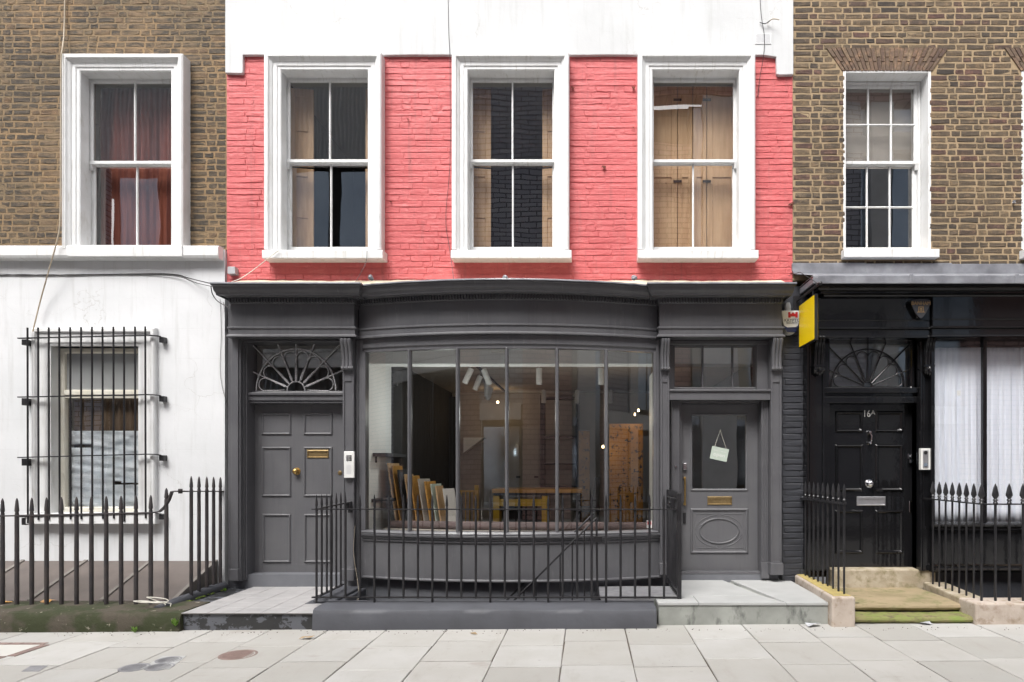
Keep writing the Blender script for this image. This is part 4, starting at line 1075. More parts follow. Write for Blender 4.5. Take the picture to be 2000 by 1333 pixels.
# window ledge with carpet
b = MB(); pr = arc_path(WX0+.05, WX1-.05, 7.86, .27, 16)
pts = pr+[(pr[-1][0],9.0),(pr[0][0],9.0)]; n = len(pts)
b.add([(x,y,SF-.05) for x,y in pts]+[(x,y,.80) for x,y in pts], [tuple(range(n-1,-1,-1)),tuple(range(n,2*n))]+[(i,(i+1)%n,n+(i+1)%n,n+i) for i in range(n)])
b.build('window_ledge', M['roomtaupe'], mid)
b = MB().tube([(-2.55,8.5,.84),(-1.5,8.2,.852),(-.4,8.12,.85),(.55,8.22,.845),(.9,8.3,.83)], .055, 10)
tag(b.build('carpet_roll', M['carpet'], None, loc=(-.9,8.4,.8), smooth=True), 'long dusty pink carpet roll lying along the inside ledge of the bow window', 'carpet')
# leaning picture frames and boards
lean = [(775,905,'pine',.02,.5,0,'tallest pine edged picture frame leaning by the white wall'),(783,910,'deskwood',.018,.45,0,'golden picture frame leaning second from the white wall'),
        (793,918,'fabric',.02,.4,0,'dark framed canvas leaning third from the white wall'),(805,927,'pine',.018,.4,0,'narrow pine frame leaning just left of the first mullion gap'),
        (815,930,'deskwood',.02,.35,.1,'golden board leaning just right of the first mullion'),(830,936,'roomtaupe',.018,.3,.35,'grey-brown board leaning in the middle of the stack'),
        (842,941,'deskwood',.02,.3,.3,'short orange wooden board leaning in the stack'),(853,946,'cardgreen',.015,.3,.3,'pale green edged board leaning near the end of the stack'),
        (862,950,'pine',.015,.28,.15,'thin pine strip leaning next to last in the stack'),(876,955,'roomwall',.03,.2,.8,'short pale ash board at the right end of the leaning stack')]
for (px, py, mt, th, dep, yaw, lab) in lean:
    y0 = 8.62; zb_ = .80; xb = X(px, y0); ztp = Z(py, y0); h = ztp-zb_; lx = .11*h/.75
    b = MB(); c, s = math.cos(yaw), math.sin(yaw)
    q = []
    for zz, dx in ((0,0),(h,-lx)):
        for (u, v) in ((-th/2,0),(th/2,0),(th/2,dep),(-th/2,dep)): q.append((xb+u*c+v*s*.8+dx, y0+v*c-u*s, zb_+zz))
    b.hexa(q); o = b.build('leaning_board', M[mt], None, loc=(xb,y0,zb_), bevel=.002, seg=1)
    tag(o, lab, 'board', 'boards and frames leaning inside the bow window')
for (px0,px1,py0,py1,y,lab) in ((727,752,881,892,8.35,'upper'),(737,760,974,982,8.3,'lower')):
    x = -2.738; o = MB().box(x,x+.19,y,y+.9,Z(py1,y),Z(py1,y)+.045)
    o.box(x,x+.015,y+.1,y+.13,Z(py1,y)-.08,Z(py1,y)); tag(o.build('wall_shelf', M['fabric'], None, loc=(x,y,Z(py1,y)), bevel=.003), f'{lab} small black shelf on the white side wall inside the bow window', 'shelf')
# mustard counter
YC = 10.6
ct = thing('counter', 'mustard yellow counter with dark insets and a golden wooden top inside the shop', 'counter', (X(1040,YC),YC,SF))
MB().box(X(962,YC),X(1137,YC),YC-.05,YC+.65,Z(963,YC),Z(955,YC)).build('top', M['deskwood'], ct, bevel=.004)
MB().box(X(964,YC),X(1135,YC),YC-.02,YC+.6,Z(968,YC),Z(963,YC)-.001).build('underframe', M['fabric'], ct)
b = MB().box(X(963,YC),X(975,YC),YC,YC+.6,SF,Z(969,YC)); b.box(X(1058,YC),X(1071,YC),YC,YC+.6,SF,Z(969,YC)); b.box(X(975,YC)+.001,X(1058,YC)-.001,YC,YC+.6,Z(989,YC),Z(975,YC)); b.build('yellow_frame', M['desk'], ct, bevel=.003)
MB().box(X(977,YC),X(1056,YC),YC+.3,YC+.55,SF+.02,Z(991,YC)).build('drawer_unit', M['fabric'], ct)
MB().box(X(1128,YC),X(1134,YC),YC+.1,YC+.16,SF,Z(969,YC)).build('leg', M['fabric'], ct)
# chair
YK = 10.3
ch = thing('chair', 'dark upholstered chair beside the mustard counter inside the shop', 'chair', (X(1148,YK),YK,SF))
xk = X(1148,YK)
MB().box(xk-.22,xk+.20,YK,YK+.42,SF+.42,SF+.5).build('seat', M['fabric'], ch, bevel=.03)
MB().hexa([(xk+.06,YK+.02,SF+.5),(xk+.17,YK+.02,SF+.5),(xk+.17,YK+.42,SF+.5),(xk+.06,YK+.42,SF+.5),(xk+.12,YK+.03,SF+.98),(xk+.2,YK+.03,SF+.98),(xk+.2,YK+.4,SF+.98),(xk+.12,YK+.4,SF+.98)]).build('backrest', M['fabric'], ch, bevel=.02)
for dx in (-.18,.15):
    for dy in (.04,.36): MB().box(xk+dx,xk+dx+.03,YK+dy,YK+dy+.03,SF,SF+.42).build('leg', M['fabric'], ch)
# black shelving
YS = 12.7
shf = thing('shelving', 'tall black open shelving against the back wall of the shop', 'shelving', (X(1094,YS),YS,SF))
for p_ in (1059,1128): MB().box(X(p_,YS)-.04,X(p_,YS)+.04,YS,YS+.4,SF,Z(772,YS)).build('upright', M['fabric'], shf)
for p_ in (775,852,905,950): MB().box(X(1059,YS)+.041,X(1128,YS)-.041,YS,YS+.4,Z(p_,YS)-.03,Z(p_,YS)).build('shelf', M['fabric'], shf)
# pale cupboard doors
cb = thing('cupboard', 'tall taupe cupboard with two doors at the back of the shop', 'cupboard', (X(1020,12.9),12.9,SF))
MB().box(X(984,12.9),X(1055,12.9),12.9,13.29,SF,Z(835,12.9)).build('carcass', M['roomtaupe'], cb)
for a, c in ((985,1019),(1021,1054)):
    dd = MB().box(X(a,12.88),X(c,12.88),12.88,12.899,SF+.05,Z(836,12.88)).build('door', M['roomtaupe'], cb, bevel=.004)
    MB().box(X((a+c)/2+8,12.87)-.02,X((a+c)/2+8,12.87)+.06,12.86,12.879,Z(934,12.87),Z(930,12.87)).build('handle', M['fabric'], dd)
# gold speckled panels
for (a, c, y, t, lab) in ((1190,1256,10.2,828,'large gold and black speckled panel at the right of the shop'),(1130,1152,12.2,842,'narrow gold speckled panel right of the black shelving')):
    tag(MB().box(X(a,y),X(c,y),y,y+.06,SF,Z(t,y)).build('decorative_panel', M['gold'], None, loc=(X(a,y),y,SF), bevel=.004), lab, 'panel')
# stair balustrade in the back left
YB = 11.5
bl = thing('stair_balustrade', 'small mustard wooden balustrade at the back left of the shop', 'balustrade', (X(915,YB),YB,SF))
MB().box(X(897,YB),X(928,YB),YB,YB+.05,Z(962,YB),Z(958,YB)).build('handrail', M['desk'], bl)
MB().box(X(927,YB),X(935,YB),YB-.02,YB+.07,SF,Z(948,YB)).build('newel_post', M['desk'], bl)
for k in range(4): MB().box(X(900+8*k,YB),X(902+8*k,YB),YB+.01,YB+.04,SF,Z(962,YB)-.001).build('baluster', M['desk'], bl)
MB().add([(X(905,12.9),12.9,Z(885,12.9)),(X(945,12.9),12.9,Z(855,12.9)),(X(905,12.9),12.9,Z(855,12.9)),(X(905,12.9),13.2,Z(885,12.9)),(X(945,12.9),13.2,Z(855,12.9)),(X(905,12.9),13.2,Z(855,12.9))], [(0,1,2),(5,4,3),(0,3,4,1),(1,4,5,2),(2,5,3,0)]).build('stair_soffit', M['roomwhite'], mid)
# dark block added at the back left so the glass reflections show
MB().box(X(771,13),X(893,13),13.0,13.28,SF,Z(775,13)).build('dark_infill', M['roomdark'], mid)
# ceiling track with spotlights
tr = thing('ceiling_track', 'dark lighting track running back along the shop ceiling', 'track', (-1.62,9.2,SCZ))
MB().box(-1.635,-1.605,9.25,12.8,SCZ-.03,SCZ-.001).build('rail', M['fabric'], tr)
def spot(x, y, ang, lab, lit=False, yaw=0):
    t = thing('spotlight', lab, 'spotlight', (x,y,SCZ-.03), 'white cylinder spotlights on the shop ceiling')
    R_ = Matrix.Translation((x,y,SCZ-.10)) @ Matrix.Rotation(yaw,4,'Z') @ Matrix.Rotation(rad(ang),4,'Y')
    b = MB(); n = 14; vs = []
    for (r, h) in ((.0,.05),(.042,.05),(.045,.045),(.045,-.19),(.038,-.19),(.036,-.16),(0,-.16)):
        for k in range(n): vs.append(R_ @ Vector((r*math.cos(2*PI*k/n), r*math.sin(2*PI*k/n), h)))
    b.add(vs, [(i*n+k,i*n+(k+1)%n,(i+1)*n+(k+1)%n,(i+1)*n+k) for i in range(6) for k in range(n)])
    b.build('housing', M['plastic'], t, smooth=True)
    MB().tube([(x,y,SCZ-.028),(x,y,SCZ-.10)], .01, 6).build('stem', M['plastic'], t)
for (px, y, ang, w) in ((918,9.6,25,'nearest on the track, tilted left'),(947,9.7,-22,'nearest right of the track, tilted right'),(936,10.4,22,'second on the track, tilted left'),(951,11.2,0,'third on the track, hanging straight'),(958,11.9,18,'fourth on the track, tilted left'),
                        (1053,9.6,0,'straight one in front of the middle mullion gap'),(1174,9.6,0,'straight one beside the rightmost mullion'),(1062,12.4,0,'far one in front of the black shelving, left'),(1127,12.4,0,'far one in front of the black shelving, right'),(1193,12.4,0,'far one above the gold panel')):
    xx = -1.62+(.07 if px in (947,) else 0) if px < 1000 else X(px, y)
    if px < 1000: xx = X(px, y)
    spot(xx, y, ang, 'white ceiling spotlight, ' + w)
M['lampglow'] = emit_mat('lamp_glow', (1.0,.72,.38), 6)
def lit(px, py, D, r, e, lab, down=True):
    x, z = X(px,D), Z(py,D)
    o = MB().lathe([(0,-.02),(r*.8,-.018),(r,0),(r*.7,.02),(0,.025)], (x,D,z), 'z', 12).build('lit_lamp', M['lampglow'], None, loc=(x,D,z))
    tag(o, lab, 'lamp', 'small lit lamps inside the shop')
    l = bpy.data.lights.new('lamp_light', 'POINT'); l.energy = e; l.color = (1,.68,.36); l.shadow_soft_size = .05
    lo_ = bpy.data.objects.new('lamp_light', l); COL.objects.link(lo_); lo_.location = (x,D-.05,z-.08)
for (lx_, ly_, le_) in ((-1.9,9.1,6),(-.9,9.1,2.5),(.3,9.1,2)):      # added fill light for the side wall and beam, apart from the heads
    l = bpy.data.lights.new('shop_fill_light', 'POINT'); l.energy = le_; l.color = (.95,1,.96); l.shadow_soft_size = .12
    lo_ = bpy.data.objects.new('shop_fill_light', l); COL.objects.link(lo_); lo_.location = (lx_,ly_-.3,2.3)
lit(972,786,12.6,.026,1.6,'tiny lit downlight at the back, above the cupboard')
lit(1247,802,9.9,.015,.7,'tiny lit downlight above the large gold panel, right one')
lit(1240,810,9.9,.012,.4,'tiny lit downlight above the large gold panel, left one')
lit(1178,873,9.9,.02,0.6,'small glowing bulb left of the rightmost mullion')
# ================================================================ BLACK SHOPFRONT (parts of the right house)
K = M['black']; CD = 7.33
# painted brick pier between the two shopfronts
b = wall_sheet(X(1527,7.8)+.002, X(1582,7.8), -2.3, 3.75, [], YW, .2)
b.build('pier_backing', M['brick_dark'], right)
b = MB(); bricks(b, X(1527,7.8)+.004, X(1580,7.8), .1, 3.5, [], YW, proud=.008, seed=41, joint=.010, jit=.004, inset=.007, cz=.0735)
b.build('brick_pier', M['brick_dark'], right)
bf0 = X(1590,7.55); bfm = X(1819,7.55); BRX = 8.2
FASK = [(-.12,3.56),(0,3.56),(0,3.305),(.012,3.302),(.012,3.29),(0,3.286),(0,3.215),(.03,3.21),(.034,3.19),(.012,3.175),(.012,3.11),(.03,3.10),(.03,3.085),(-.12,3.085)]
MB().sweep(FASK, [(bf0,7.79),(bf0,7.58),(bfm,7.58),(bfm,7.79)]).box(bf0+.1,bfm-.1,7.68,7.79,3.09,3.55).build('fascia', K, right, bevel=.002, seg=1)
MB().sweep([(o,z+.004) for o,z in FASK], [(bfm+.012,7.79),(bfm+.012,7.54),(BRX,7.50)]).build('shop_fascia', K, right, bevel=.002, seg=1)
CORK = [(-.1,3.555),(.02,3.555),(.03,3.575),(.07,3.58),(.075,3.60),(.12,3.605),(.13,3.625),(.19,3.63),(.20,3.66),(.215,3.70),(.22,3.735),(-.1,3.80)]
MB().sweep(CORK, [(X(1591,CD)+.2,7.79),(X(1591,CD)+.2,7.55),(BRX,7.55)]).build('cornice', K, right, bevel=.002, seg=1)
# lead: lip with rolled joints, sloping sheet, upstand on the wall
lx = X(1589,CD)
MB().sweep([(-.03,3.748),(.0,3.748),(.006,3.74),(.006,3.655),(0,3.648),(-.02,3.655)], [(lx,7.79),(lx,CD),(BRX,CD)]).build('lead_lip', M['lead'], right, bevel=.002, seg=1)
MB().add([(lx,CD+.01,3.747),(BRX,CD+.01,3.747),(BRX,7.795,3.90),(lx-.1,7.795,3.90)], [(0,1,2,3)]).build('lead_slope', M['lead'], right)
ja = [X(1548)+.004, X(1693,7.76), X(1860,7.76), X(2025,7.76), 6.2, 7.2, BRX]
for i in range(len(ja)-1):
    a, c = ja[i], ja[i+1]; z0, z1 = Z(537,7.77), Z(513+ (i+1)*.8,7.77)
    b = MB(); y = 7.772-.003*(i % 2)
    pts = [(a-.02,z1-.004),(a-.018,z0+.05),(a+.0,z0+.015),(a+.04,z0),(c,z0-.004),(c,z1)]
    prism_xz(b, pts, y-.006, y+.022); b.build('lead_flashing', M['lead'], right, bevel=.003)
for px in (1779, 1985): MB().box(X(px,CD)-.022,X(px,CD)+.022,CD-.018,CD-.005,3.65,3.757).build('lead_roll', M['lead'], right, bevel=.008)
# pilasters, brackets
KP = 7.66
for (pa, pb) in ((1576,1612),(1798,1824)):
    x0, x1 = X(pa,KP), X(pb,KP); b = MB().box(x0,x1,KP+.02,7.98,.37,3.085)
    for (u0,u1,o) in ((0,.025,.0),(.035,.055,.008),(x1-x0-.03,x1-x0,.0)): b.box(x0+u0,x0+u1,KP+o,KP+.0195,.37,3.085)
    b.build('pilaster', K, right, bevel=.004)
corbel(1588, 1607, 659, 728, KP-.0, K, right, acanthus=True)
corbel(1803, 1820, 659, 728, KP-.0, K, right, acanthus=True)
# door bay
KD = 7.86
kx0, kx1 = X(1612,KP), X(1798,KP)
b = MB(); b.box(kx0,X(1614,KD),7.75,7.95,.37,3.085); b.box(X(1785,KD),kx1,7.75,7.95,.37,3.085); b.box(X(1614,KD)+.001,X(1785,KD)-.001,7.75,7.95,Z(667,7.8),3.085)
b.box(kx0+.001,kx1-.001,7.74,7.95,Z(788,7.78),Z(776,7.78)); b.box(kx0+.002,kx1-.002,7.71,7.95,Z(768,7.74),Z(758,7.74)); b.box(kx0+.003,kx1-.003,7.76,7.95,Z(776,7.78)+.001,Z(768,7.78)-.001)
b.build('door_frame', K, right, bevel=.004)
fanlight(right, X(1614,7.83), X(1779,7.83), Z(758,7.83), Z(668,7.83), 7.83, X(1695,7.83), .442, .452, .058, M['iron'], thick=.0075, frame_mat=K)
d = MB().box(X(1614,KD)+.004,X(1785,KD)-.004,KD,KD+.045,Z(1109,KD),Z(789,KD))
door_panels(d, [(a,c,e,f) for a, c in ((1630.5,1685.5),(1709,1764)) for e, f in ((803.5,845),(868,960.5),(996,1082))], KD, w=.03,
            prof=[(0,KD+.004),(0,KD-.004),(.016,KD-.021),(.024,KD-.021),(.042,KD-.002),(.042,KD+.004)])
kd = d.build('door', K, right, bevel=.002, seg=1)
text_part('number', '16', X(1692.5,KD), KD-.004, Z(809,KD), .115, M['plastic'], kd, extrude=.002, sx=.85)
text_part('number', 'A', X(1705,KD), KD-.004, Z(806.5,KD), .075, M['plastic'], kd, extrude=.002)
letterbox(kd, 1673, 1729, 970, 988, KD, M['steel'])
MB().lathe([(0,-.07),(.02,-.068),(.038,-.055),(.042,-.042),(.036,-.028),(.018,-.02),(.018,-.01),(.05,-.006),(.052,0)], (X(1697.5,KD),KD,Z(945,KD)), 'y', 20).build('knob', M['chrome'], kd, smooth=True)
kx = X(1697,KD)
b = MB().lathe([(.0,-.045),(.014,-.043),(.022,-.03),(.016,-.012),(.024,0)], (kx,KD,Z(845,KD)), 'y', 14)
b.tube([(kx-.004,KD-.035,Z(846,KD)),(kx+.018,KD-.042,Z(852,KD)),(kx+.010,KD-.045,Z(860,KD)),(kx,KD-.04,Z(866,KD))], [.010,.013,.011,.009], 8)
b.lathe([(.0,-.055),(.014,-.052),(.020,-.035),(.012,-.012),(.020,0)], (kx,KD,Z(866,KD)), 'y', 14)
b.build('knocker', M['chrome'], kd, smooth=True)
MB().box(X(1772,KD),X(1782,KD),KD-.02,KD,Z(896,KD),Z(886,KD)).box(X(1773,KD),X(1783,KD),KD-.05,KD-.02,Z(904,KD),Z(898,KD)).lathe([(0,-.03),(.013,-.03),(.013,0)], (X(1777,KD),KD-.01,Z(891,KD)), 'y', 12).build('lock', M['chrome'], kd, bevel=.003)
MB().box(X(1775,KD),X(1783,KD),KD-.012,KD,Z(1001,KD),Z(979,KD)).build('lower_lock', M['chrome'], kd, bevel=.008)
room(right, 2.75, 4.15, 8.02, 9.0, .3, 3.12, wall='roomwhite', ceil='roomwhite')
# entry panel
ep = thing('entry_panel', 'white framed silver entry panel beside the black door numbered 16A', 'intercom', (X(1808,7.64),7.64,Z(918,7.64)))
MB().pbox(1799,1817.5,876,918,7.62,7.675).build('case', M['plastic'], ep, bevel=.004)
MB().pbox(1803,1813.5,880,914,7.612,7.619).build('plate', M['steel'], ep, bevel=.002)
MB().lathe([(0,-.01),(.018,-.008),(.022,0)], (X(1808.3,7.61),7.612,Z(884.5,7.61)), 'y', 14).build('camera_lens', M['dark'], ep)
MB().pbox(1805,1811.5,905,911,7.607,7.6119).build('name_card', M['skyglass'], ep)
# sandstone threshold block
MB().hexa([(X(1626,7.72),7.70,.15),(X(1826,7.72),7.70,.15),(X(1826,7.72),7.95,.15),(X(1626,7.72),7.95,.15),(X(1626,7.72),7.70,Z(1113,7.72)),(X(1826,7.72),7.70,Z(1113,7.72)),(X(1826,7.72),7.95,Z(1111,7.72)),(X(1626,7.72),7.95,Z(1111,7.72))]).build('doorstep', M['sandstone'], right, bevel=.012)
MB().box(X(1582,7.8),BRX,7.80,8.06,3.121,3.81).build('lintel', M['dark'], right)
# big window
KW = 7.62
wx0 = X(1826,KW); wx1 = 6.6; wz0, wz1 = Z(1021,KW), Z(661,KW)
b = MB().sweep([(-.05,KW-.02),(-.012,KW-.02),(0,KW),(.008,KW+.02),(.008,KW+.06),(-.05,KW+.06)], recx(wx0,wx1,wz0,wz1), closed=True, plane='xz')
b.sweep([(-.1,wz0-.10),(0,wz0-.10),(.012,wz0-.09),(.012,wz0-.07),(.0,wz0-.06),(.03,wz0-.045),(.035,wz0-.02),(.02,wz0-.012),(-.1,wz0-.012)], [(wx0-.03,KW-.01),(BRX,KW-.01)])
b.box(wx0-.04,BRX,KW+.07,KW+.1,3.0,3.1)
kw = b.build('shop_window', K, right, bevel=.002, seg=1)
for px in (1924, 2022):
    x = X(px,KW); MB().box(x-.022,x+.022,KW-.005,KW+.05,wz0,wz1).build('mullion', K, kw, bevel=.006)
MB().quad((wx0,KW+.03,wz0),(wx1,KW+.03,wz0),(wx1,KW+.03,wz1),(wx0,KW+.03,wz1)).build('pane', M['haltglass'], kw)
b = MB().box(wx0-.03,BRX,KW+.01,7.8,Z(1103,KW),wz0-.101); b.build('stall_riser', K, right)
MB().sweep([(-.1,.36),(.0,.36),(.02,.37),(.03,.39),(.03,.415),(.01,.43),(-.1,.43)], [(wx0-.03,KW),(BRX,KW)]).build('ledge', K, right, bevel=.002, seg=1)
wall_sheet(X(1824,7.7), BRX, -2.3, .36, [], 7.72, .2).build('basement_wall', M['brick_dark'], right)
room(right, 4.2, 8.0, 8.02, 11.0, .3, 3.12, wall='roomwall', ceil='roomwhite')
pleated('net_curtain', wx0+.005, X(1921,7.78), wz0-.02, wz1-.02, 7.78, 'curtain_white', 'white voile curtain in the black shopfront, pane next to the door', waves=9, amp=.028, seed=12, group='white voile curtains')
pleated('net_curtain', X(1924,7.78)+.012, X(2022,7.78)-.01, wz0-.02, wz1-.02, 7.78, 'curtain_white', 'white voile curtain in the black shopfront, pane at the right edge of the photo', waves=8, amp=.03, seed=14, group='white voile curtains')
o = MB().pbox(1869,1876,763,773,KW+.036,KW+.037).build('paper_note', M['plastic'], None, loc=(X(1872,KW),KW+.036,Z(773,KW)))
tag(o, 'tiny square white note stuck inside the black shopfront glass', 'note')

# ---------------------------------------------------------------- projecting yellow sign
ys = thing('hanging_sign', 'plain yellow projecting sign in a black frame between grey and black shopfronts', 'sign', (2.495,7.36,2.95))
sx, y0, y1, z0, z1 = 2.475, 7.10, 7.62, 2.975, 3.475
MB().box(sx+.004,sx+.040,y0,y1,z0,z1).build('frame', M['iron'], ys, bevel=.003)
MB().box(sx-.0,sx+.0038,y0+.012,y1-.012,z0+.012,z1-.012).build('yellow_face', M['yellow'], ys)
MB().box(sx+.0402,sx+.044,y0+.012,y1-.012,z0+.012,z1-.012).build('yellow_face', M['yellow'], ys)
MB().tube([(sx+.02,7.74,3.555),(sx+.02,6.98,3.555)], .014, 8).lathe([(0,-.02),(.022,-.012),(.022,.012),(0,.02)], (sx+.02,6.98,3.555), 'y', 10).box(sx-.02,sx+.06,7.735,7.76,3.45,3.62).tube([(sx+.02,7.2,3.47),(sx+.02,7.2,3.55)], .007, 6).tube([(sx+.02,7.52,3.47),(sx+.02,7.52,3.55)], .007, 6).build('bracket', M['iron'], ys)
MB().tube([(sx+.02,7.02,3.56),(sx-.06,7.4,3.80),(sx-.08,7.74,3.86)], .004, 5).build('stay_wire', M['iron'], ys)
# ---------------------------------------------------------------- alarm boxes
def shield(pts, y0, y1): 
    b = MB(); return prism_xz(b, pts, y0, y1)
al = thing('alarm_box', 'white tapered alarm box with red castle mark and navy foot, behind the yellow sign', 'alarm box', (X(1544,7.68),7.7,Z(630,7.68)))
ax, az = X(1545,7.68), Z(607,7.68)
def outline(w, h, z): return [(ax-w/2,z),(ax-w/2-.0,z-.02),(ax-w/2+.02,z-h*.5),(ax-w/2+.055,z-h*.85),(ax-w/2+.075,z-h*.97),(ax-w/2+.10,z-h),(ax+w/2-.10,z-h),(ax+w/2-.075,z-h*.97),(ax+w/2-.055,z-h*.85),(ax+w/2-.02,z-h*.5),(ax+w/2,z-.02),(ax+w/2,z)]
shield(outline(.235,.272,az), 7.675, 7.79).build('case', M['plastic'], al, bevel=.01)
fz = az-.272
shield([(ax-.085,fz+.095),(ax-.062,fz+.04),(ax-.045,fz+.013),(ax+.045,fz+.013),(ax+.062,fz+.04),(ax+.085,fz+.095),(ax+.05,fz+.075),(ax-.05,fz+.072)], 7.668, 7.6749).build('navy_foot', M['navy'], al)
b = MB()
for (a,c,d,e) in ((-.055,.055,.045,.075),(-.055,-.03,.0755,.095),(-.012,.012,.0755,.09),(.03,.055,.0755,.095),(-.055,-.028,.03,.0445),(.028,.055,.03,.0445)): b.box(ax+a+.02,ax+c+.02,7.670,7.6748,az-.115+d,az-.115+e)
b.build('castle_mark', M['redprint'], al)
text_part('lettering', 'KRYPTO', ax+.012, 7.672, az-.118, .050, M['navy'], al)
text_part('lettering', 'SECURITY', ax+.008, 7.672, az-.148, .030, M['navy'], al)
text_part('lettering', '0800 000 000', ax+.005, 7.672, az-.172, .018, M['navy'], al) if False else None
tag(MB().lathe([(0,.05),(.03,.045),(.04,0),(.04,-.06),(.0,-.06)], (ax-.03,7.72,az+.055), 'z', 12).build('alarm_sounder', M['greyplastic'], None, loc=(ax,7.72,az+.02), smooth=True), 'small grey dome mounted above the white alarm box', 'sounder')
bn = thing('alarm_shield', 'black shield shaped alarm cover with gold lettering on the black fascia', 'alarm box', (X(1798,7.5),7.5,Z(622,7.5)))
ax, az = X(1798,7.52), Z(586,7.52)
def sh(s, y0, y1, m, nm):
    pts = [(-.118,0),(-.118,-.03),(-.105,-.075),(-.07,-.15),(-.03,-.205),(0,-.228),(.03,-.205),(.07,-.15),(.105,-.075),(.118,-.03),(.118,0),(.06,.012),(0,.016),(-.06,.012)]
    c = (0,-.09); P = [(ax+(x-c[0])*s+c[0], az+(z-c[1])*s+c[1]) for x, z in pts]
    return shield(P, y0, y1).build(nm, m, bn, bevel=.006)
sh(1, 7.52, 7.575, M['black'], 'case'); sh(.93, 7.512, 7.5195, M['brick_dark'], 'face')
text_part('lettering', 'BANHAM', ax, 7.509, az-.045, .058, M['goldprint'], bn, sx=.92, extrude=.0015)
b = MB()
for (a,c,d,e) in ((-.028,.028,-.088,-.082),(-.028,-.022,-.14,-.0885),(.022,.028,-.14,-.0885),(-.045,.045,-.146,-.1405)): b.box(ax+a,ax+c,7.508,7.5118,az+d,az+e)
b.lathe([(0,-.003),(.009,-.003),(.009,0)], (ax,7.511,az-.105), 'y', 12); b.box(ax-.004,ax+.004,7.508,7.5118,az-.135,az-.112)
b.build('lock_mark', M['goldprint'], bn)

# ================================================================ STEPS, KERBS, LIGHTWELLS
def single(o, label, cat, group=None): return tag(o, label, cat, group)
# --- left mossy kerb
kl = MB(); x0, x1 = -9.5, X(356,6.45); n = 24; vs = []; rng = random.Random(6)
pr = [(6.93,-.3),(6.40,-.3),(6.41,.02),(6.42,.115),(6.45,.150),(6.50,.162),(6.93,.165)]
for i in range(n+1):
    x = x0+(x1-x0)*i/n
    for (y, z) in pr: vs.append((x, y+rng.uniform(-.005,.005), z+(rng.uniform(-.004,.004) if z > 0 else 0)))
m = len(pr)
kl.add(vs, [(i*m+j,i*m+(j+1)%m,(i+1)*m+(j+1)%m,(i+1)*m+j) for i in range(n) for j in range(m)]+[tuple(range(m)),tuple(n*m+j for j in range(m-1,-1,-1))])
single(kl.build('stone_kerb', M['moss'], None, loc=(-6.8,6.6,0), smooth=True), 'mossy brown stone kerb under the left black railings', 'kerb')
# sloping cover over the left lightwell
cv = thing('lightwell_cover', 'sloping brown-grey panelled cover between the left railings and the white wall', 'cover', (-6.5,7.3,.15))
ya, yb = 6.97, 7.76; za, zb_ = .165, .475
b = MB()
for (a, c) in ((-9.5,-6.72),(-6.68,-5.97),(-5.93,-5.20),(-5.16,-4.43)):
    MB().hexa([(a,ya,za-.03),(c,ya,za-.03),(c,yb,zb_-.03),(a,yb,zb_-.03),(a,ya,za),(c,ya,za),(c,yb,zb_),(a,yb,zb_)]).build('panel', M['coverboard'], cv, bevel=.002, seg=1)
for x in (-6.70,-5.95,-5.18,-4.41):
    MB().hexa([(x-.022,ya-.01,za-.03),(x+.022,ya-.01,za-.03),(x+.022,yb,zb_-.03),(x-.022,yb,zb_-.03),(x-.022,ya-.01,za+.016),(x+.022,ya-.01,za+.016),(x+.022,yb,zb_+.016),(x-.022,yb,zb_+.016)]).build('batten', M['coverbatten'], cv, bevel=.002, seg=1)
MB().add([(-4.39,ya,za-.03),(-4.39,yb,zb_-.02),(-4.39,yb,.05),(-4.39,ya,.05),(-4.40,ya,za-.03),(-4.40,yb,zb_-.02),(-4.40,yb,.05),(-4.40,ya,.05)], [(0,1,2,3),(4,7,6,5),(0,4,5,1),(1,5,6,2),(2,6,7,3),(3,7,4,0)]).build('cheek_board', M['coverbatten'], cv)
# grey rolled kerb at its right, under the return railing
b = MB().tube([(-4.36,6.62,.135),(-4.34,6.9,.15),(-4.34,7.2,.16),(-4.32,7.5,.17),(-4.30,7.74,.175)], [.05,.062,.055,.062,.055], 10)
b.box(-4.40,-4.29,6.6,7.76,-.2,.13)
single(b.build('rolled_kerb', M['kerb'], None, loc=(-4.34,7.1,0), smooth=True), 'rounded dark grey kerb under the railing return beside the tiled doorstep', 'kerb')
b = MB(); rng = random.Random(12)
for k in range(60):
    t = rng.random(); x = -4.265+rng.uniform(-.025,.025); y = 6.6+1.1*t; r = rng.uniform(.006,.018)
    b.lathe([(0,-.002),(r,.0),(r*.7,r*.5),(0,r*.7)], (x,y,.152), 'z', 6)
tag(b.build('moss_strip', M['mossgreen'], None, loc=(-4.265,7.1,.15)), 'bright green moss along the edge of the tiled doorstep', 'moss', kind='stuff')
# --- tiled step at left door
tx0, tx1 = X(360,6.5), X(606,6.5)
ts = thing('tiled_doorstep', 'low doorstep paved with grey quarry tiles at the left grey door', 'doorstep', ((tx0+tx1)/2,7.2,0))
MB().box(tx0+.02,tx1+.05,6.46,7.98,-.25,.138).build('riser', M['blotchy'], ts, bevel=.01)
MB().box(tx0-.25,tx0+.02,6.47,6.62,-.25,.135).box(-4.285,tx0+.02,6.62,7.9,-.2,.140).build('mortar_edge', M['blotchy'], ts, bevel=.01)
b = MB().box(tx0,tx1+.06,6.44,7.95,.1385,.146); b.build('grout_bed', M['grout'], ts)
b = MB(); rng = random.Random(7); nx, ny = 5, 6; w_, d_ = (tx1+.055-tx0)/nx, 1.51/ny
for i in range(nx):
    for k in range(ny):
        dz = rng.uniform(-.0008,.0012); b.box(tx0+w_*i+.003,tx0+w_*(i+1)-.003,6.438+d_*k+.003,6.438+d_*(k+1)-.003,.1462,.152+dz)
b.build('tiles', M['tile'], ts, bevel=.002, seg=1)
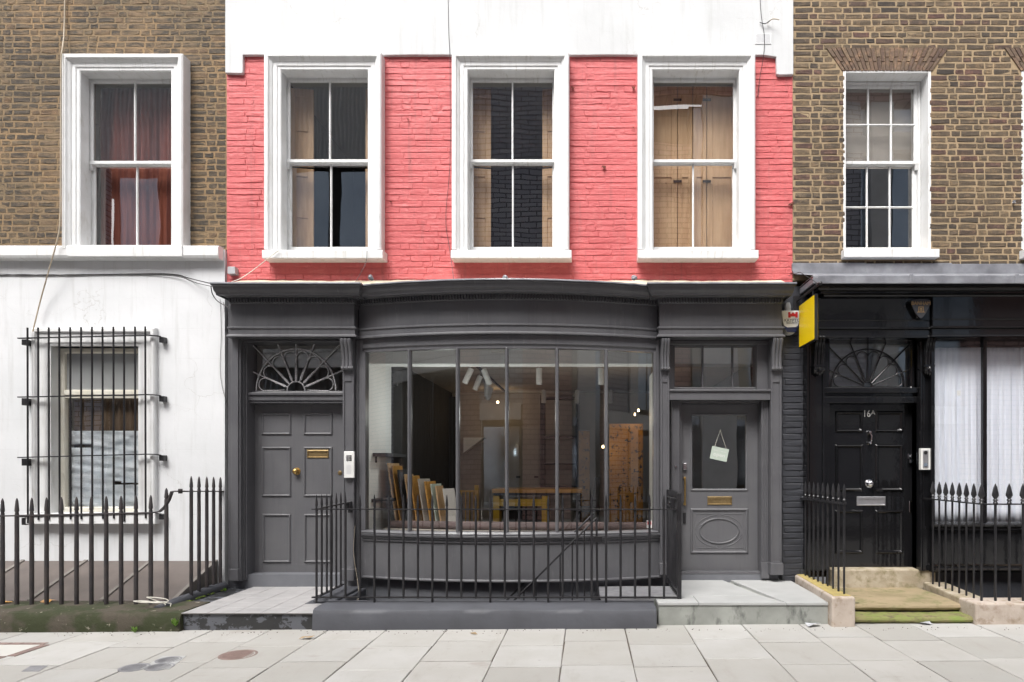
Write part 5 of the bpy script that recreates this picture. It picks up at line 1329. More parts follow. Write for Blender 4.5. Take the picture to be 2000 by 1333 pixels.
# --- dark grey painted kerb in front of the lightwell
gx0, gx1 = X(612,6.45), X(1282,6.45)
b = MB(); n = 30; vs = []; rng = random.Random(8)
pr = [(6.86,-2.4),(6.80,.0),(6.43,-.2),(6.42,.0),(6.43,.14),(6.45,.178),(6.49,.193),(6.80,.195),(6.86,.19)]
pr = [(6.86,-.3),(6.425,-.3),(6.42,.0),(6.43,.14),(6.445,.175),(6.48,.192),(6.82,.195),(6.86,.19)]
m = len(pr)
for i in range(n+1):
    x = gx0+(gx1-gx0)*i/n
    for (y, z) in pr: vs.append((x, y+rng.uniform(-.002,.002), z+(rng.uniform(-.002,.002) if z > 0 else 0)))
b.add(vs, [(i*m+j,i*m+(j+1)%m,(i+1)*m+(j+1)%m,(i+1)*m+j) for i in range(n) for j in range(m)]+[tuple(range(m)),tuple(n*m+j for j in range(m-1,-1,-1))])
single(b.build('painted_kerb', M['kerb'], None, loc=(-1,6.6,0), smooth=True), 'long dark grey painted kerb below the railings of the bow window', 'kerb')
lwx0, lwx1 = -2.62, .72
b = MB().box(-2.98,lwx0,6.861,7.76,-.3,.155); b.box(-2.9,-2.66,6.9,7.7,.1551,.185)
single(b.build('side_coping', M['kerb'], None, loc=(-2.8,7.3,0), bevel=.02), 'wet looking dark grey coping between the tiled doorstep and the lightwell', 'coping')
lw = thing('lightwell', 'sunken dark grey basement area behind the railings under the bow window', 'lightwell', (-1,7.3,-2.4))
wall_sheet(-4.5, 2.3, -2.4, .30, [], 7.84, .2).build('rear_wall', M['areawall'], lw)
MB().box(-2.7,lwx0,6.862,7.838,-2.4,-.301).build('side_wall', M['kerb'], lw); MB().box(1.0,1.06,6.87,7.838,-2.4,.14).build('side_wall', M['kerb'], lw)
MB().box(-2.7,1.06,6.78,6.86,-2.4,-.301).build('front_wall', M['kerb'], lw); MB().box(-2.7,1.06,6.78,7.9,-2.45,-2.401).build('paving', M['joint'], lw)
b = MB().box(-9.6,-2.7,6.5,7.76,-2.4,-.301)   # earth behind the pavement
tag(b.build('earth', M['joint']), kind='structure')
# metal stairs down into the lightwell
stt = thing('basement_stairs', 'black steel stairs with handrail leading down into the lightwell', 'stairs', (.55,7.25,.2))
MB().box(.14,.97,6.96,7.62,.165,.20).build('landing_grating', M['castiron'], stt, bevel=.003)
MB().add([(.04,6.96,.02),(.14,6.96,.2),(.14,7.62,.2),(.04,7.62,.02),(.06,6.96,.0),(.16,6.96,.16),(.16,7.62,.16),(.06,7.62,.0)], [(0,1,2,3),(4,7,6,5),(0,4,5,1),(1,5,6,2),(2,6,7,3),(3,7,4,0)]).build('ramp_plate', M['iron'], stt)
for k in range(11): MB().box(-.06-.2*k,.16-.2*k,7.0,7.58,-.03-.2*k,.0-.2*k).build('tread', M['castiron'], stt)
hy = 7.02
P0, P1 = (X(1165,hy),hy,Z(1012,hy)), (X(1165,hy)-2.1,hy,Z(1012,hy)-2.1)
hr = MB().tube([(P0[0]+.0,hy,P0[2]),P1], .012, 6); hr.tube([(P0[0]-.02,hy+.5,P0[2]+.02),(P1[0]-.02,hy+.5,P1[2]+.02)], .012, 6); hr.tube([(P0[0],hy,P0[2]),(P0[0]+.01,hy,.2)], .012, 6)
hr.build('handrail', M['iron'], stt)
for k in range(9):
    x = P0[0]-.13*(k+1); z = P0[2]-.13*(k+1); MB().tube([(x,hy,z),(x,hy,z-1.0)], .008, 5).build('baluster', M['iron'], stt)
# --- right concrete doorstep
cx0, cx1 = X(1285,6.54), X(1622,6.54)
cs = thing('concrete_doorstep', 'wide smooth concrete doorstep with stained front at the shop door', 'doorstep', ((cx0+cx1)/2,7.2,0))
MB().box(cx0+.008,cx1-.008,6.552,7.0,-.3,.205).box(.99,cx1-.008,7.001,8.0,-.3,.205).build('riser', M['concrete'], cs, bevel=.004)
b = MB()
zt_ = .232
for (a, c, d, e) in (((cx0,6.54),(1.12,6.54),(1.12,6.9),(cx0,6.9)),((1.126,6.54),(2.0,6.54),(1.85,6.9),(1.126,6.9)),((2.006,6.54),(cx1,6.54),(cx1,7.98),(1.70,7.98)),((.99,6.906),(1.846,6.906),(1.60,7.98),(.99,7.98))):
    pts = [a,c,d,e]
    b.hexa([(x,y,.2055) for x,y in pts]+[(x,y,zt_) for x,y in pts])
b.build('slabs', M['concretetop'], cs, bevel=.003)
# --- stone plinths + steps of the black door
b = MB(); px0, px1 = X(1624,6.44), X(1671,6.44)
b.hexa([(px0,6.43,-.25),(px1,6.43,-.25),(px1-.04,7.78,-.25),(px0+.06,7.78,-.25),(px0,6.43,.312),(px1,6.43,.312),(px1-.04,7.78,.312),(px0+.06,7.78,.312)])
pl = thing('stone_plinth', 'short pinkish stone plinth with yellow lichen left of the mossy steps', 'plinth', (px0+.12,7.0,0))
b.build('block', M['pinkstone'], pl, bevel=.025, seg=3)
MB().hexa([(px0+.03,6.47,.3122),(px1-.03,6.47,.3122),(px1-.06,7.76,.3122),(px0+.08,7.76,.3122),(px0+.03,6.47,.317),(px1-.03,6.47,.317),(px1-.06,7.76,.317),(px0+.08,7.76,.317)]).build('lichen_top', M['yellowstone'], pl, bevel=.002)
rx0 = X(1905,6.5)
pr_ = thing('stone_plinth', 'buff stone plinth wrapping the corner right of the mossy steps', 'plinth', (4.5,6.6,0))
MB().box(rx0,9,6.49,6.80,-.25,.235).build('block', M['pinkstone'], pr_, bevel=.02, seg=3)
MB().hexa([(rx0+.004,6.801,-.25),(rx0+.26,6.801,-.25),(rx0+.36,7.70,-.25),(rx0+.10,7.70,-.25),(rx0+.004,6.801,.235),(rx0+.26,6.801,.235),(rx0+.36,7.70,.235),(rx0+.10,7.70,.235)]).build('return_block', M['sandstone'], pr_, bevel=.015)
MB().box(rx0+.36,9,6.8,7.72,-2.4,-.9).build('area_floor', M['joint'], pr_)
ss = thing('mossy_steps', 'two worn sandstone steps green with moss before the black door', 'steps', (3.3,7.0,0))
def nosed(b, x0, x1, y0, y1, z0, z1, jit=.006, seed=1):
    rng = random.Random(seed); n = 20; h = z1-z0; prof = [(y1,z0),(y0+h*.5,z0),(y0+h*.12,z0+h*.2),(y0,z0+h*.5),(y0+h*.1,z0+h*.82),(y0+h*.4,z1),(y1,z1)]
    vs = []; m = len(prof)
    for i in range(n+1):
        x = x0+(x1-x0)*i/n; e = rng.uniform(-jit,jit)
        for (y,z) in prof: vs.append((x, y+(e if y < y1 else 0), z+rng.uniform(-.002,.002)-.006*math.sin(PI*i/n)))
    b.add(vs, [(i*m+j,i*m+(j+1)%m,(i+1)*m+(j+1)%m,(i+1)*m+j) for i in range(n) for j in range(m)]+[tuple(range(m)),tuple(n*m+j for j in range(m-1,-1,-1))])
b = MB(); nosed(b, px1-.02, X(1882,6.76), 6.76, 7.72, .105, .172, seed=2); b.build('upper_step', M['landing'], ss, smooth=True)
b = MB(); nosed(b, px1+.003, rx0+.0, 6.53, 6.85, .03, .09, seed=3); b.build('lower_step', M['greenstep'], ss, smooth=True)
MB().box(px1-.03,rx0+.05,6.80,7.7,-.2,.10).box(px1-.02,rx0+.02,6.58,6.8,-.2,.028).build('step_base', M['dark'], ss)
b = MB().hexa([(px1-.03,6.80,.1725),(px1+.20,6.80,.1725),(px1-.0,7.3,.1725),(px1-.05,7.3,.1725),(px1-.03,6.80,.185),(px1+.18,6.80,.18),(px1-.01,7.28,.183),(px1-.05,7.28,.185)]); b.build('cement_patch', M['mosstop'], ss, bevel=.006)
# ================================================================ RAILINGS
def bar_mesh(x, y, z0, zr, zt, r, style, seed=0):
    """upright with its finial; zr = rail height, zt = tip"""
    b = MB(); rng = random.Random(seed)
    if style == 'spike':        # long tapering tip with a collar
        h = zt-zr
        b.lathe([(r,z0-z0),(r*1.02,(zr-z0)*.5),(r*.95,zr-z0),(r*.9,zr-z0+.012),(r*.72,zr-z0+h*.20),(r*.98,zr-z0+h*.26),(r*.95,zr-z0+h*.36),(r*.62,zr-z0+h*.82),(r*.3,zt-z0-.008),(0.001,zt-z0)], (x,y,z0), 'z', 10)
    elif style == 'thin':
        h = zt-zr
        b.lathe([(r,0),(r,zr-z0+.008),(r*.7,zr-z0+h*.12),(r*1.15,zr-z0+h*.25),(r*1.1,zr-z0+h*.4),(r*.5,zr-z0+h*.85),(.001,zt-z0)], (x,y,z0), 'z', 8)
    elif style == 'urn':        # turned collar and slim pointed finial
        h = zt-zr; q = zr-z0
        b.lathe([(r,0),(r,q+.004),(r*1.9,q+.008),(r*1.9,q+.018),(r*.9,q+.026),(r*1.7,q+.040),(r*1.0,q+.055),(r*1.75,q+h*.42),(r*1.6,q+h*.55),(r*.8,q+h*.85),(.001,q+h)], (x,y,z0), 'z', 10)
    elif style == 'leafhead':   # broad spear head
        h = zt-zr; q = zr-z0
        b.lathe([(r,0),(r,q+.004),(r*1.9,q+.010),(r*1.2,q+.03),(r*2.1,q+.040),(r*1.2,q+.055)], (x,y,z0), 'z', 10)
        vs = []; n = 10; prof = [(r*1.2,q+.055),(r*2.9,q+h*.42),(r*2.7,q+h*.52),(r*1.5,q+h*.82),(.002,q+h)]
        for rr, hh in prof:
            for k in range(n): vs.append((x+rr*math.cos(2*PI*k/n), y+rr*.62*math.sin(2*PI*k/n), z0+hh))
        b.add(vs, [(i*n+k,i*n+(k+1)%n,(i+1)*n+(k+1)%n,(i+1)*n+k) for i in range(len(prof)-1) for k in range(n)])
    return b
def bar(parent, x, y, z0, zr, zt, r, style, mat, name='bar'):
    return bar_mesh(x, y, z0, zr, zt, r, style).build(name, mat, parent, smooth=True)

# left railings: weathered, thick bars on the mossy kerb, swept up to the return
lr = thing('railings', 'weathered thick black iron railings on the mossy kerb in front of the white wall', 'railings', (-5.5,6.79,.16))
YR = 6.79
xs = [5-29*k for k in range(12,0,-1)] + [5,33,62,91,120,149.5,178.5,207.5,236.5,265.5,294.5]
zrl = lambda x: 1.083 + .022*(x+6.04)
prev = None
for px in xs:
    x = X(px, YR); bar(lr, x, YR, .155, zrl(x), zrl(x)+.185, .0205, 'spike', M['oldiron'])
bar(lr, X(325,YR), YR, .155, 1.24, 1.375, .0205, 'spike', M['oldiron'])
def flat_rail(pts, w, h, parent, mat, name='rail'):
    b = MB(); vs = []; n = len(pts)
    for i, p in enumerate(pts):
        p = Vector(p); t = (Vector(pts[min(i+1,n-1)])-Vector(pts[max(i-1,0)])).normalized()
        s = t.cross(Vector((0,0,1))).normalized(); u = s.cross(t)
        for a, c in ((-w,-h),(w,-h),(w,h),(-w,h)): vs.append(p+s*a+u*c)
    b.add(vs, [(4*i+k,4*i+(k+1)%4,4*i+4+(k+1)%4,4*i+4+k) for i in range(n-1) for k in range(4)]+[(0,1,2,3),(4*n-4,4*n-1,4*n-2,4*n-3)])
    return b.build(name, mat, parent)
xe = X(300,YR)
ramp = [(-9.3,YR,zrl(-9.3)),(xe-.02,YR,zrl(xe-.02)),(X(312,YR),YR,zrl(xe)+.01),(X(322,YR),YR,zrl(xe)+.06),(X(330,YR),YR,zrl(xe)+.13),(X(336,YR),YR,1.335),(X(345,YR),YR,1.340),(X(362,6.95),6.96,1.332)]
flat_rail(ramp, .022, .007, lr, M['oldiron'])
DR0, DR1 = 7.08, 7.84
xr = lambda D: -4.31 - .03*(D-7.1)
flat_rail([(X(345,YR),YR,1.3395),(xr(7.02)-.03,7.0,1.331),(xr(7.8),7.80,1.300)], .020, .006, lr, M['oldiron'])
MB().box(X(354,6.95)-.016,X(354,6.95)+.016,6.92,6.95,1.31,1.36).build('rail_clip', M['oldiron'], lr, bevel=.002)
for px in (372,388,404,418,432,444.5):
    D = xr(7.4)*FPX/(px-VX); x = xr(D)
    bar(lr, x, D, .16, 1.333-.035*(D-7.05), Z(930+ (px-372)*.03, D), .0185, 'spike', M['oldiron'])

# centre railings: thinner bars, bottom rail clear of the painted kerb
cr = thing('railings', 'slim black iron railings round the lightwell in front of the bow window', 'railings', (-1,6.74,.19))
YC_ = 6.74
zT, zB = Z(995,YC_), Z(1167,YC_)
flat_rail([(-2.835,YC_,zT),(.96,YC_,zT-.002)], .018, .006, cr, M['iron']); flat_rail([(-2.835,YC_,zB),(.96,YC_,zB)], .018, .007, cr, M['iron'], 'bottom_rail')
xx = -2.79; step = .1495
for k in range(25):
    x = xx+step*k
    if x > .9: break
    foot = k in (0,4,8,12,16,20)
    bar(cr, x, YC_, .19 if foot else zB-.012, zT, Z(966,YC_), .0125, 'thin', M['iron'])
flat_rail([(-2.79,YC_,zT),(-2.79,7.66,zT+.02)], .015, .006, cr, M['iron']); flat_rail([(-2.79,YC_,zB),(-2.79,7.5,zB)], .016, .006, cr, M['iron'], 'bottom_rail')
for k in range(1,7): bar(cr, -2.79, YC_+.133*k, zB-.01, zT, Z(966,YC_), .0115, 'thin', M['iron'])
MB().box(-2.815,-2.765,7.62,7.70,zT-.06,zT+.03).box(-2.79,-2.76,7.62,7.70,zT-.1,zT-.06).build('wall_bracket', M['iron'], cr, bevel=.004)
# right return with the gate
gt = thing('gate', 'black iron railing gate with latch box at the side of the shop doorstep', 'gate', (.955,7.2,.235))
gxx = .955
MB().box(gxx-.022,gxx+.022,YC_-.022,YC_+.022,.233,Z(963,YC_)).build('gate_post', M['iron'], gt, bevel=.006)
MB().box(gxx-.020,gxx+.020,7.64,7.68,.233,1.33).build('gate_post', M['iron'], gt, bevel=.006)
for k in range(1,9):
    y = YC_+.1*k; bar(gt, gxx, y, .24, 1.24, 1.345, .0115, 'thin', M['iron'])
flat_rail([(gxx,YC_+.022,1.245),(gxx,7.64,1.245)], .018, .007, gt, M['iron']); flat_rail([(gxx,YC_+.022,.30),(gxx,7.64,.30)], .018, .007, gt, M['iron'], 'bottom_rail')
flat_rail([(gxx,YC_+.022,1.15),(gxx,7.64,1.15)], .018, .007, gt, M['iron'])
MB().box(gxx-.05,gxx+.01,7.0,7.12,1.13,1.26).lathe([(0,-.02),(.02,-.02),(.02,0)], (gxx-.05,7.06,1.2), 'x', 10).build('latch_box', M['iron'], gt, bevel=.005)
o = MB().pbox(1160,1176,1048,1059,7.0,7.04).build('lock_box', M['iron'], None, loc=(X(1168,7),7.0,Z(1059,7)), bevel=.004)
tag(o, 'small black lock box on the handrail top inside the lightwell', 'lock box')

# right: two short railings with turned finials at the mossy steps
rr = thing('railings', 'short row of slender black railings on the lichen topped plinth left of the mossy steps', 'railings', (2.59,7.1,.31))
def yx(px, x): return x*FPX/(px-VX)
xa = 2.585
flat_rail([(xa,6.53,1.222),(xa-.03,7.78,1.215)], .016, .008, rr, M['iron'])
for px in (1648.5,1638,1628,1618,1609,1600,1592,1584,1576.5):
    y = yx(px, xa); bar(rr, xa-.02*(y-6.6), y, .315, 1.22, 1.425, .0110, 'urn', M['iron'])
r2 = thing('railings', 'black spear headed railings on the buff plinth in front of the voile curtained window', 'railings', (4.2,6.63,.235))
xc = 4.01; YQ = 6.62
cornx, corny = X(1917,YQ), YQ
flat_rail([(3.96,7.68,1.222),(cornx,corny,1.215),(9,YQ,1.215)], .014, .007, r2, M['iron'])
for i, px in enumerate((1822,1834.5,1847,1860,1873.5,1887.5,1902)):
    t = (px-1822)/(1917-1822); y = 7.55+(corny-7.55)*(t**.9); x = (px-VX)*y/FPX
    bar(r2, x, y, .235, 1.218, 1.425, .0105, 'leafhead', M['iron'])
k = 0
while True:
    x = cornx+.1405*k
    if x > 6.6: break
    bar(r2, x, YQ, .235, 1.215, 1.425, .0125, 'leafhead', M['iron']); k += 1

# ---------------------------------------------------------------- window grille on the white wall
YG = 7.655
gr = thing('window_grille', 'black iron bar grille with three cross rails over the boarded lower left window', 'window grille', (X(170,YG),YG,.9))
for i, px in enumerate((54.5,75.3,96,116.5,138,159,180.3,201,222.3,243,264.5,284.5)):
    tilt = (12-i)*.35
    MB().tube([(X(px,YG),YG,Z((1012 if i % 3 else 1018)+tilt,YG)),(X(px-.8,YG),YG,Z(638+tilt*.6,YG))], .0105, 8).build('bar', M['iron'], gr, smooth=True)
for (yl, yr_) in ((661,655),(776,771),(894,887.5),(1010,1003)):
    xl_, xr_ = X(34,YG), X(304,YG)
    pts = [(xl_,YG+.012,Z(yl,YG)),(X(288,YG),YG+.012,Z(yr_,YG)),(xr_,YG+.03,Z(yr_,YG)-.004),(X(310,YG),YG+.045,Z(yr_,YG)-.012)]
    c = flat_rail(pts, .016, .006, gr, M['iron'], 'cross_rail')
    MB().box(X(306,YG),X(315,YG),YG+.04,7.766,Z(yr_+13,YG),Z(yr_+2,YG)).build('fixing_block', M['iron'], gr, bevel=.004)
    MB().box(X(41,YG),X(50.5,YG),YG+.005,7.766,Z(yl+(13 if yl < 700 else 16),YG),Z(yl+2,YG)).build('fixing_block', M['iron'], gr, bevel=.004)

# ================================================================ CABLES AND SMALL WALL FITTINGS
def cable(pts, r, mat, label, cat='cable', smooth=3):
    P = [Vector(p) for p in pts]
    for _ in range(smooth if len(P) > 2 else 0):
        Q = [P[0]]
        for a, b_ in zip(P, P[1:]): Q += [a*.75+b_*.25, a*.25+b_*.75]
        Q.append(P[-1]); P = Q
        if len(P) > 240: break
    o = MB().tube(P, r, 6).build('cable', M[mat], None, loc=tuple(P[0]), smooth=True)
    return tag(o, label, cat)
w = lambda px, py, D=7.77: (X(px,D), D, Z(py,D))
cable([w(127,-30),w(126,60),w(122,98,7.64),w(119,108,7.62),w(118.5,300,7.62),w(118,440,7.62),w(112,470,7.60),w(95,530,7.62),w(78,590,7.72),w(64,648,7.66)], .0075, 'cable_tan', 'tan cable running down beside the upper left window and slanting over the ledge')
cable([w(-60,534,7.755),w(0,539,7.755),w(45,536,7.755),w(90,539,7.755),w(140,536.5,7.755),w(200,537,7.755),w(270,535,7.755),w(345,535,7.755),w(372,545,7.755),w(420,556,7.6)], .006, 'cable_black', 'thin black cable running along the white wall below its ledge')
cable([w(-60,537,7.752),w(0,535,7.752),w(45,539,7.752),w(90,536,7.752),w(140,538.5,7.752),w(200,535.5,7.752),w(345,537,7.752),w(378,552,7.7),w(418,561,7.55)], .004, 'cable_black', 'second thinner black cable twisted along the white wall under the ledge')
cable([w(412,560,7.5),w(414,575,7.6),w(425,590,7.7),w(440,597,7.72),w(452,606,7.66)], .0055, 'cable_black', 'short black cable looping from the cornice end to the grey fascia')
cable([w(430,585,7.755),w(433,650,7.755),w(429,720,7.755),w(434,760,7.755),w(446,795,7.755),w(449,812,7.75)], .0026, 'cable_black', 'hair thin wire hanging on the white wall left of the grey shopfront')
cable([w(436,590,7.752),w(444,640,7.752),w(448,700,7.752),w(445,790,7.752),w(449,830,7.752),w(444,900,7.752),w(452,960,7.752),w(446,1050,7.752),w(452,1100,7.752)], .0026, 'cable_black', 'long hair thin wire dropping to the ground beside the grey pilaster')
cable([w(545,489,7.60),w(520,508,7.6),w(492,530,7.6),w(470,545,7.5),w(452,551,7.42)], .0042, 'cable_white', 'pale wire slanting from the first salmon window sill to the grey cornice')
cable([w(717,489,7.6),w(716,512,7.6),w(704,535,7.5),w(694,552,7.4)], .0028, 'cable_black', 'thin dark wire from the first salmon window sill down to the cornice')
cable([w(875,-20,7.75),w(876,60,7.75),w(879,108,7.745),w(879.5,200,7.77),w(880,330,7.77),w(868,430,7.78),w(879,490,7.76),w(886,545,7.6)], .0030, 'cable_black', 'thin wire down the salmon wall beside the middle window')
cable([w(1484,-20,7.745),w(1486,30,7.74),w(1494,70,7.74),w(1492,110,7.745),w(1484,150,7.77),w(1480,190,7.775)], .0035, 'cable_black', 'thin wire hanging across the vent near the right end of the white render')
cable([w(1499,46,7.74),w(1506,38,7.70),w(1513,37,7.68),w(1522,39,7.68)], .006, 'cable_tan', 'short bent metal hook sticking out of the upper white render', 'hook')
cable([w(1484,44,7.74),w(1494,48,7.72),w(1505,40,7.71)], .005, 'cable_black', 'short black wire tail twisted at the metal hook', 'cable')
vt = thing('air_vent', 'small square perforated vent in the upper white render', 'vent', (X(1489,7.75),7.752,Z(85,7.75)))
MB().pbox(1474,1506,65,86,7.748,7.7549).build('plate', M['offwhite'], vt, bevel=.002)
b = MB()
for i in range(12):
    for k in range(8): b.box(X(1476+2.45*i,7.747),X(1477.3+2.45*i,7.747),7.7455,7.7478,Z(68.3+2.2*k,7.747),Z(67+2.2*k,7.747))
b.build('holes', M['greyplastic'], vt)
rng = random.Random(17)
for (px, py, s, lab) in ((1180,326,1.0,'rusty iron stub in the salmon wall between the middle and right windows'),(1237,172,.8,'small rusty stub beside the top of the right salmon-wall window'),(1119,173,.7,'small rusty stub right of the middle window top'),(1545,399,1.1,'flaking rusty stub at the right edge of the salmon wall'),(1237,250,.35,'tiny dark hole plug left of the right salmon-wall window'),(797,234,.35,'tiny rust spot right of the first salmon-wall window'),(764,395,.4,'tiny dark hole right of the first window, lower'),(1979,396,.8,'small round grey fixing on the brown bricks at the right edge')):
    b = MB(); x, z = X(px,7.785), Z(py,7.785)
    for k in range(4):
        a = rng.uniform(0,6.28); l = .03*s*rng.uniform(.5,1.2)
        b.tube([(x,7.79,z),(x+l*math.cos(a)*.6,7.77,z+l*math.sin(a)*.6),(x+l*math.cos(a),7.765,z+l*math.sin(a)-.01*s)], [.012*s,.009*s,.004*s], 5)
    tag(b.build('iron_stub', M['rust' if px < 1900 else 'lead'], None, loc=(x,7.78,z)), lab, 'stub')
for px, py, lab in ((730,551,'above the left end of the bow'),(987,548,'above the middle of the bow'),(1236,553,'above the right end of the bow')):
    D = 7.43; x, z = X(px,D), 3.71
    b = MB(); rg = random.Random(px)
    for k in range(4): b.lathe([(0,-.02),(.022,-.012),(.026,.004),(.014,.02),(0,.026)], (x+rg.uniform(-.02,.02),D-.09+rg.uniform(-.01,.01),z+rg.uniform(-.008,.022)), 'z', 8)
    tag(b.build('lead_knob', M['lead'], None, loc=(x,D-.09,z-.03), smooth=True), f'small lumpy lead knob on the cornice, {lab}', 'knob')
# wires at foot of the grey pilaster right of the left door
cable([(-2.72,7.66,.9),(-2.735,7.64,.62),(-2.70,7.60,.45),(-2.62,7.5,.22),(-2.56,7.3,.05)], .0022, 'cable_tan', 'thin pale wire running down beside the stall riser into the lightwell')
cable([(-2.69,7.65,.36),(-2.62,7.55,.27),(-2.58,7.35,.10),(-2.60,7.2,-.05)], .006, 'cable_black', 'black cable dropping into the lightwell at its left end')
# coil of pale cable on the mossy kerb
pts = []
for i in range(70):
    t = i/69; a = t*2.5*2*PI; r = .13*(1-.35*t); pts.append((X(290,6.66)+.10*t+r*1.35*math.cos(a), 6.67+r*.42*math.sin(a)-.02, .185+.03*max(0,math.sin(a*.5))+.05*t))
pts += [(pts[-1][0]+.1,6.72,.2),(pts[-1][0]+.22,6.70,.19),(pts[-1][0]+.25,6.64,.175)]
tag(MB().tube(pts, .0045, 6).build('cable_coil', M['cable_white'], None, loc=(X(290,6.66),6.67,.165), smooth=True), 'loose coil of cream cable lying on the mossy kerb', 'cable')

# ================================================================ PAVEMENT FITTINGS AND LITTER
def disc(name, label, cat, px, py, rpx, mat, dz=.003, group=None, rim=True, yf=1.0):
    D = 1.6*FPX/(py-VY); x = X(px,D); z = gz(x); r = rpx*D/FPX
    b = MB().lathe([(0,dz*.4),(r*.86,dz*.4),(r*.90,dz),(r,dz),(r*1.0,-.01),(0,-.01)], (x,D,z), 'z', 36)
    n = 8
    for i in range(-n, n+1):
        for k in range(-n, n+1):
            u, v = i*r*.095, k*r*.095
            if u*u+v*v < (r*.8)**2: b.box(x+u-r*.025,x+u+r*.025,D+v-r*.025,D+v+r*.025,z+dz*.3,z+dz*.95)
    return tag(b.build(name, mat, None, loc=(x,D,z)), label, cat, group)
disc('coal_hole_cover', 'round brown iron coal hole cover in the pavement', 'cover', 465, 1275.5, 35, M['brownplate'])
g_ = 'three grey round covers clustered in the pavement'
disc('manhole_cover', 'grey round cover nearest the kerb in the cluster of three', 'cover', 329, 1284.5, 23, M['castiron'], group=g_)
disc('manhole_cover', 'leftmost grey round cover in the cluster of three', 'cover', 262, 1299, 27, M['castiron'], group=g_)
disc('manhole_cover', 'grey round cover nearest the viewer in the cluster of three', 'cover', 312, 1298, 25, M['castiron'], group=g_)
def flatplate(name, label, pts, mat, dz):
    q = []
    for px, py in pts: D = 1.6*FPX/(py-VY); x = X(px,D); q.append((x,D,gz(x)))
    b = MB().hexa([(x,y,z-.01) for x,y,z in q]+[(x,y,z+dz) for x,y,z in q])
    return tag(b.build(name, mat, None, loc=q[0]), label, 'cover')
flatplate('access_cover', 'small grey square plate in the pavement near the left edge', [(42,1306),(76,1306),(94,1295),(60,1295)], M['castiron'], .004)
flatplate('access_cover', 'small grey square plate under the cluster of round covers', [(272,1303),(330,1303),(364,1277),(318,1277)], M['concretetop'], .0012)
# big framed cover with mortar infill at the left edge
ac = thing('framed_cover', 'large rectangular brick edged cover with pale infill at the left of the pavement', 'cover', (-5.9,6.1,0))
q = [(-7.4,X(0,5.8)),]
a0, a1, c0, c1 = -7.6, X(128,5.92), 5.56, 6.0
zc = gz(-6)
MB().hexa([(a0,5.60,zc-.01),(-4.98,5.60,zc-.01),(-4.98,5.95,zc-.01),(a0,5.95,zc-.01),(a0,5.60,zc+.003),(-4.98,5.60,zc+.009),(-4.98,5.95,zc+.009),(a0,5.95,zc+.003)]).build('infill', M['slab'], ac)
b = MB(); k = 0
for x in [a0+.11*i for i in range(24)]:
    if x > -4.98: break
    for y in (5.52, 5.955): b.box(x+.004,min(x+.106,-4.88),y+.003,y+.067,zc-.01,zc+.010)
for i in range(5): b.box(-4.972,-4.90,5.60+.072*i,5.60+.072*i+.066,zc-.01,zc+.0105)
b.build('brick_edging', M['brownplate'], ac)
def leafm(name, label, px, py, s, mat, z=None, seed=0, D=None, cat='litter'):
    rng = random.Random(seed); D = D or 1.6*FPX/(py-VY); x = X(px,D); z0 = (gz(x) if z is None else z)+.004
    b = MB(); n = 7; a0 = rng.uniform(0,6)
    vs = [(x,D,z0+.012*s)]
    for k in range(n):
        a = a0+2*PI*k/n; r = .03*s*rng.uniform(.5,1.3); vs.append((x+r*math.cos(a)*1.4, D+r*math.sin(a), z0+rng.uniform(0,.016)*s))
    b.add(vs, [(0,1+k,1+(k+1)%n) for k in range(n)])
    return tag(b.build(name, mat, None, loc=(x,D,z0), solid=.002), label, cat)
leafm('litter_scrap', 'crumpled pale scrap of litter on the paving below the tiled doorstep', 600, 1245.5, 1.6, M['dryleaf'], seed=1)
leafm('litter_scrap', 'tiny brown scrap on the paving in front of the painted kerb', 925, 1238, .9, M['dryleaf'], seed=2)
leafm('litter_scrap', 'crumpled clear wrapper on the paving before the stone plinth', 1587, 1226.5, 2.2, M['greyplastic'], seed=3)
leafm('litter_scrap', 'small white scrap at the foot of the concrete doorstep', 1567, 1218.5, .9, M['plastic'], seed=4)
leafm('litter_scrap', 'pale wrapper below the mossy steps', 1806, 1223.5, 1.5, M['greyplastic'], seed=5)
leafm('litter_scrap', 'white bottle cap sized scrap at the right end of the upper mossy step', 1880, 1191, .7, M['plastic'], z=.165, seed=6, D=6.85)
leafm('dry_leaf', 'orange leaf between the left railing bars near the window cable', 92, 1172, 2.0, M['deskwood'], z=.165, seed=7, D=6.9)
leafm('dry_leaf', 'small orange leaf at the far left foot of the railings', 12, 1181, 1.2, M['deskwood'], z=.165, seed=8, D=6.86)
def weed(px, py, D, z, s, label, seed):
    rng = random.Random(seed); b = MB(); x = X(px,D)
    for k in range(9):
        a = rng.uniform(0,2*PI); h = .05*s*rng.uniform(.5,1.3); r = .03*s
        p0 = Vector((x,D,z)); p1 = Vector((x+r*math.cos(a),D+r*math.sin(a)*.6-.01,z+h)); d = Vector((-math.sin(a),math.cos(a)*.6,.2))*.011*s
        m_ = p0.lerp(p1,.6); b.add([p0, m_+d, p1, m_-d], [(0,1,2,3)])
    tag(b.build('weed', M['leaf'], None, loc=(x,D,z)), label, 'weed')
weed(264, 1227, 6.37, gz(-4.4), 1.3, 'small green weed at the foot of the mossy kerb', 3)
weed(343, 1212, 6.40, .03, 1.5, 'bright green moss tuft at the right end of the mossy kerb', 5)
weed(440, 1143, 7.55, .15, .8, 'tiny weed at the back of the tiled doorstep edge', 6)
b = MB(); rg = random.Random(31)
for k in range(420):
    x = rg.uniform(-7.5,6); y = rg.choice([rg.gauss(6.36,.03), rg.uniform(6.25,6.42)]); s = rg.uniform(.002,.007)
    if rg.random() < .12: y = rg.uniform(4.9,6.3); s *= .6
    if not ((x < 2.2) and y > 6.405): b.lathe([(0,0),(s,s*.3),(s*.7,s),(0,s*1.2)], (x,y,gz(x)-.001), 'z', 5)
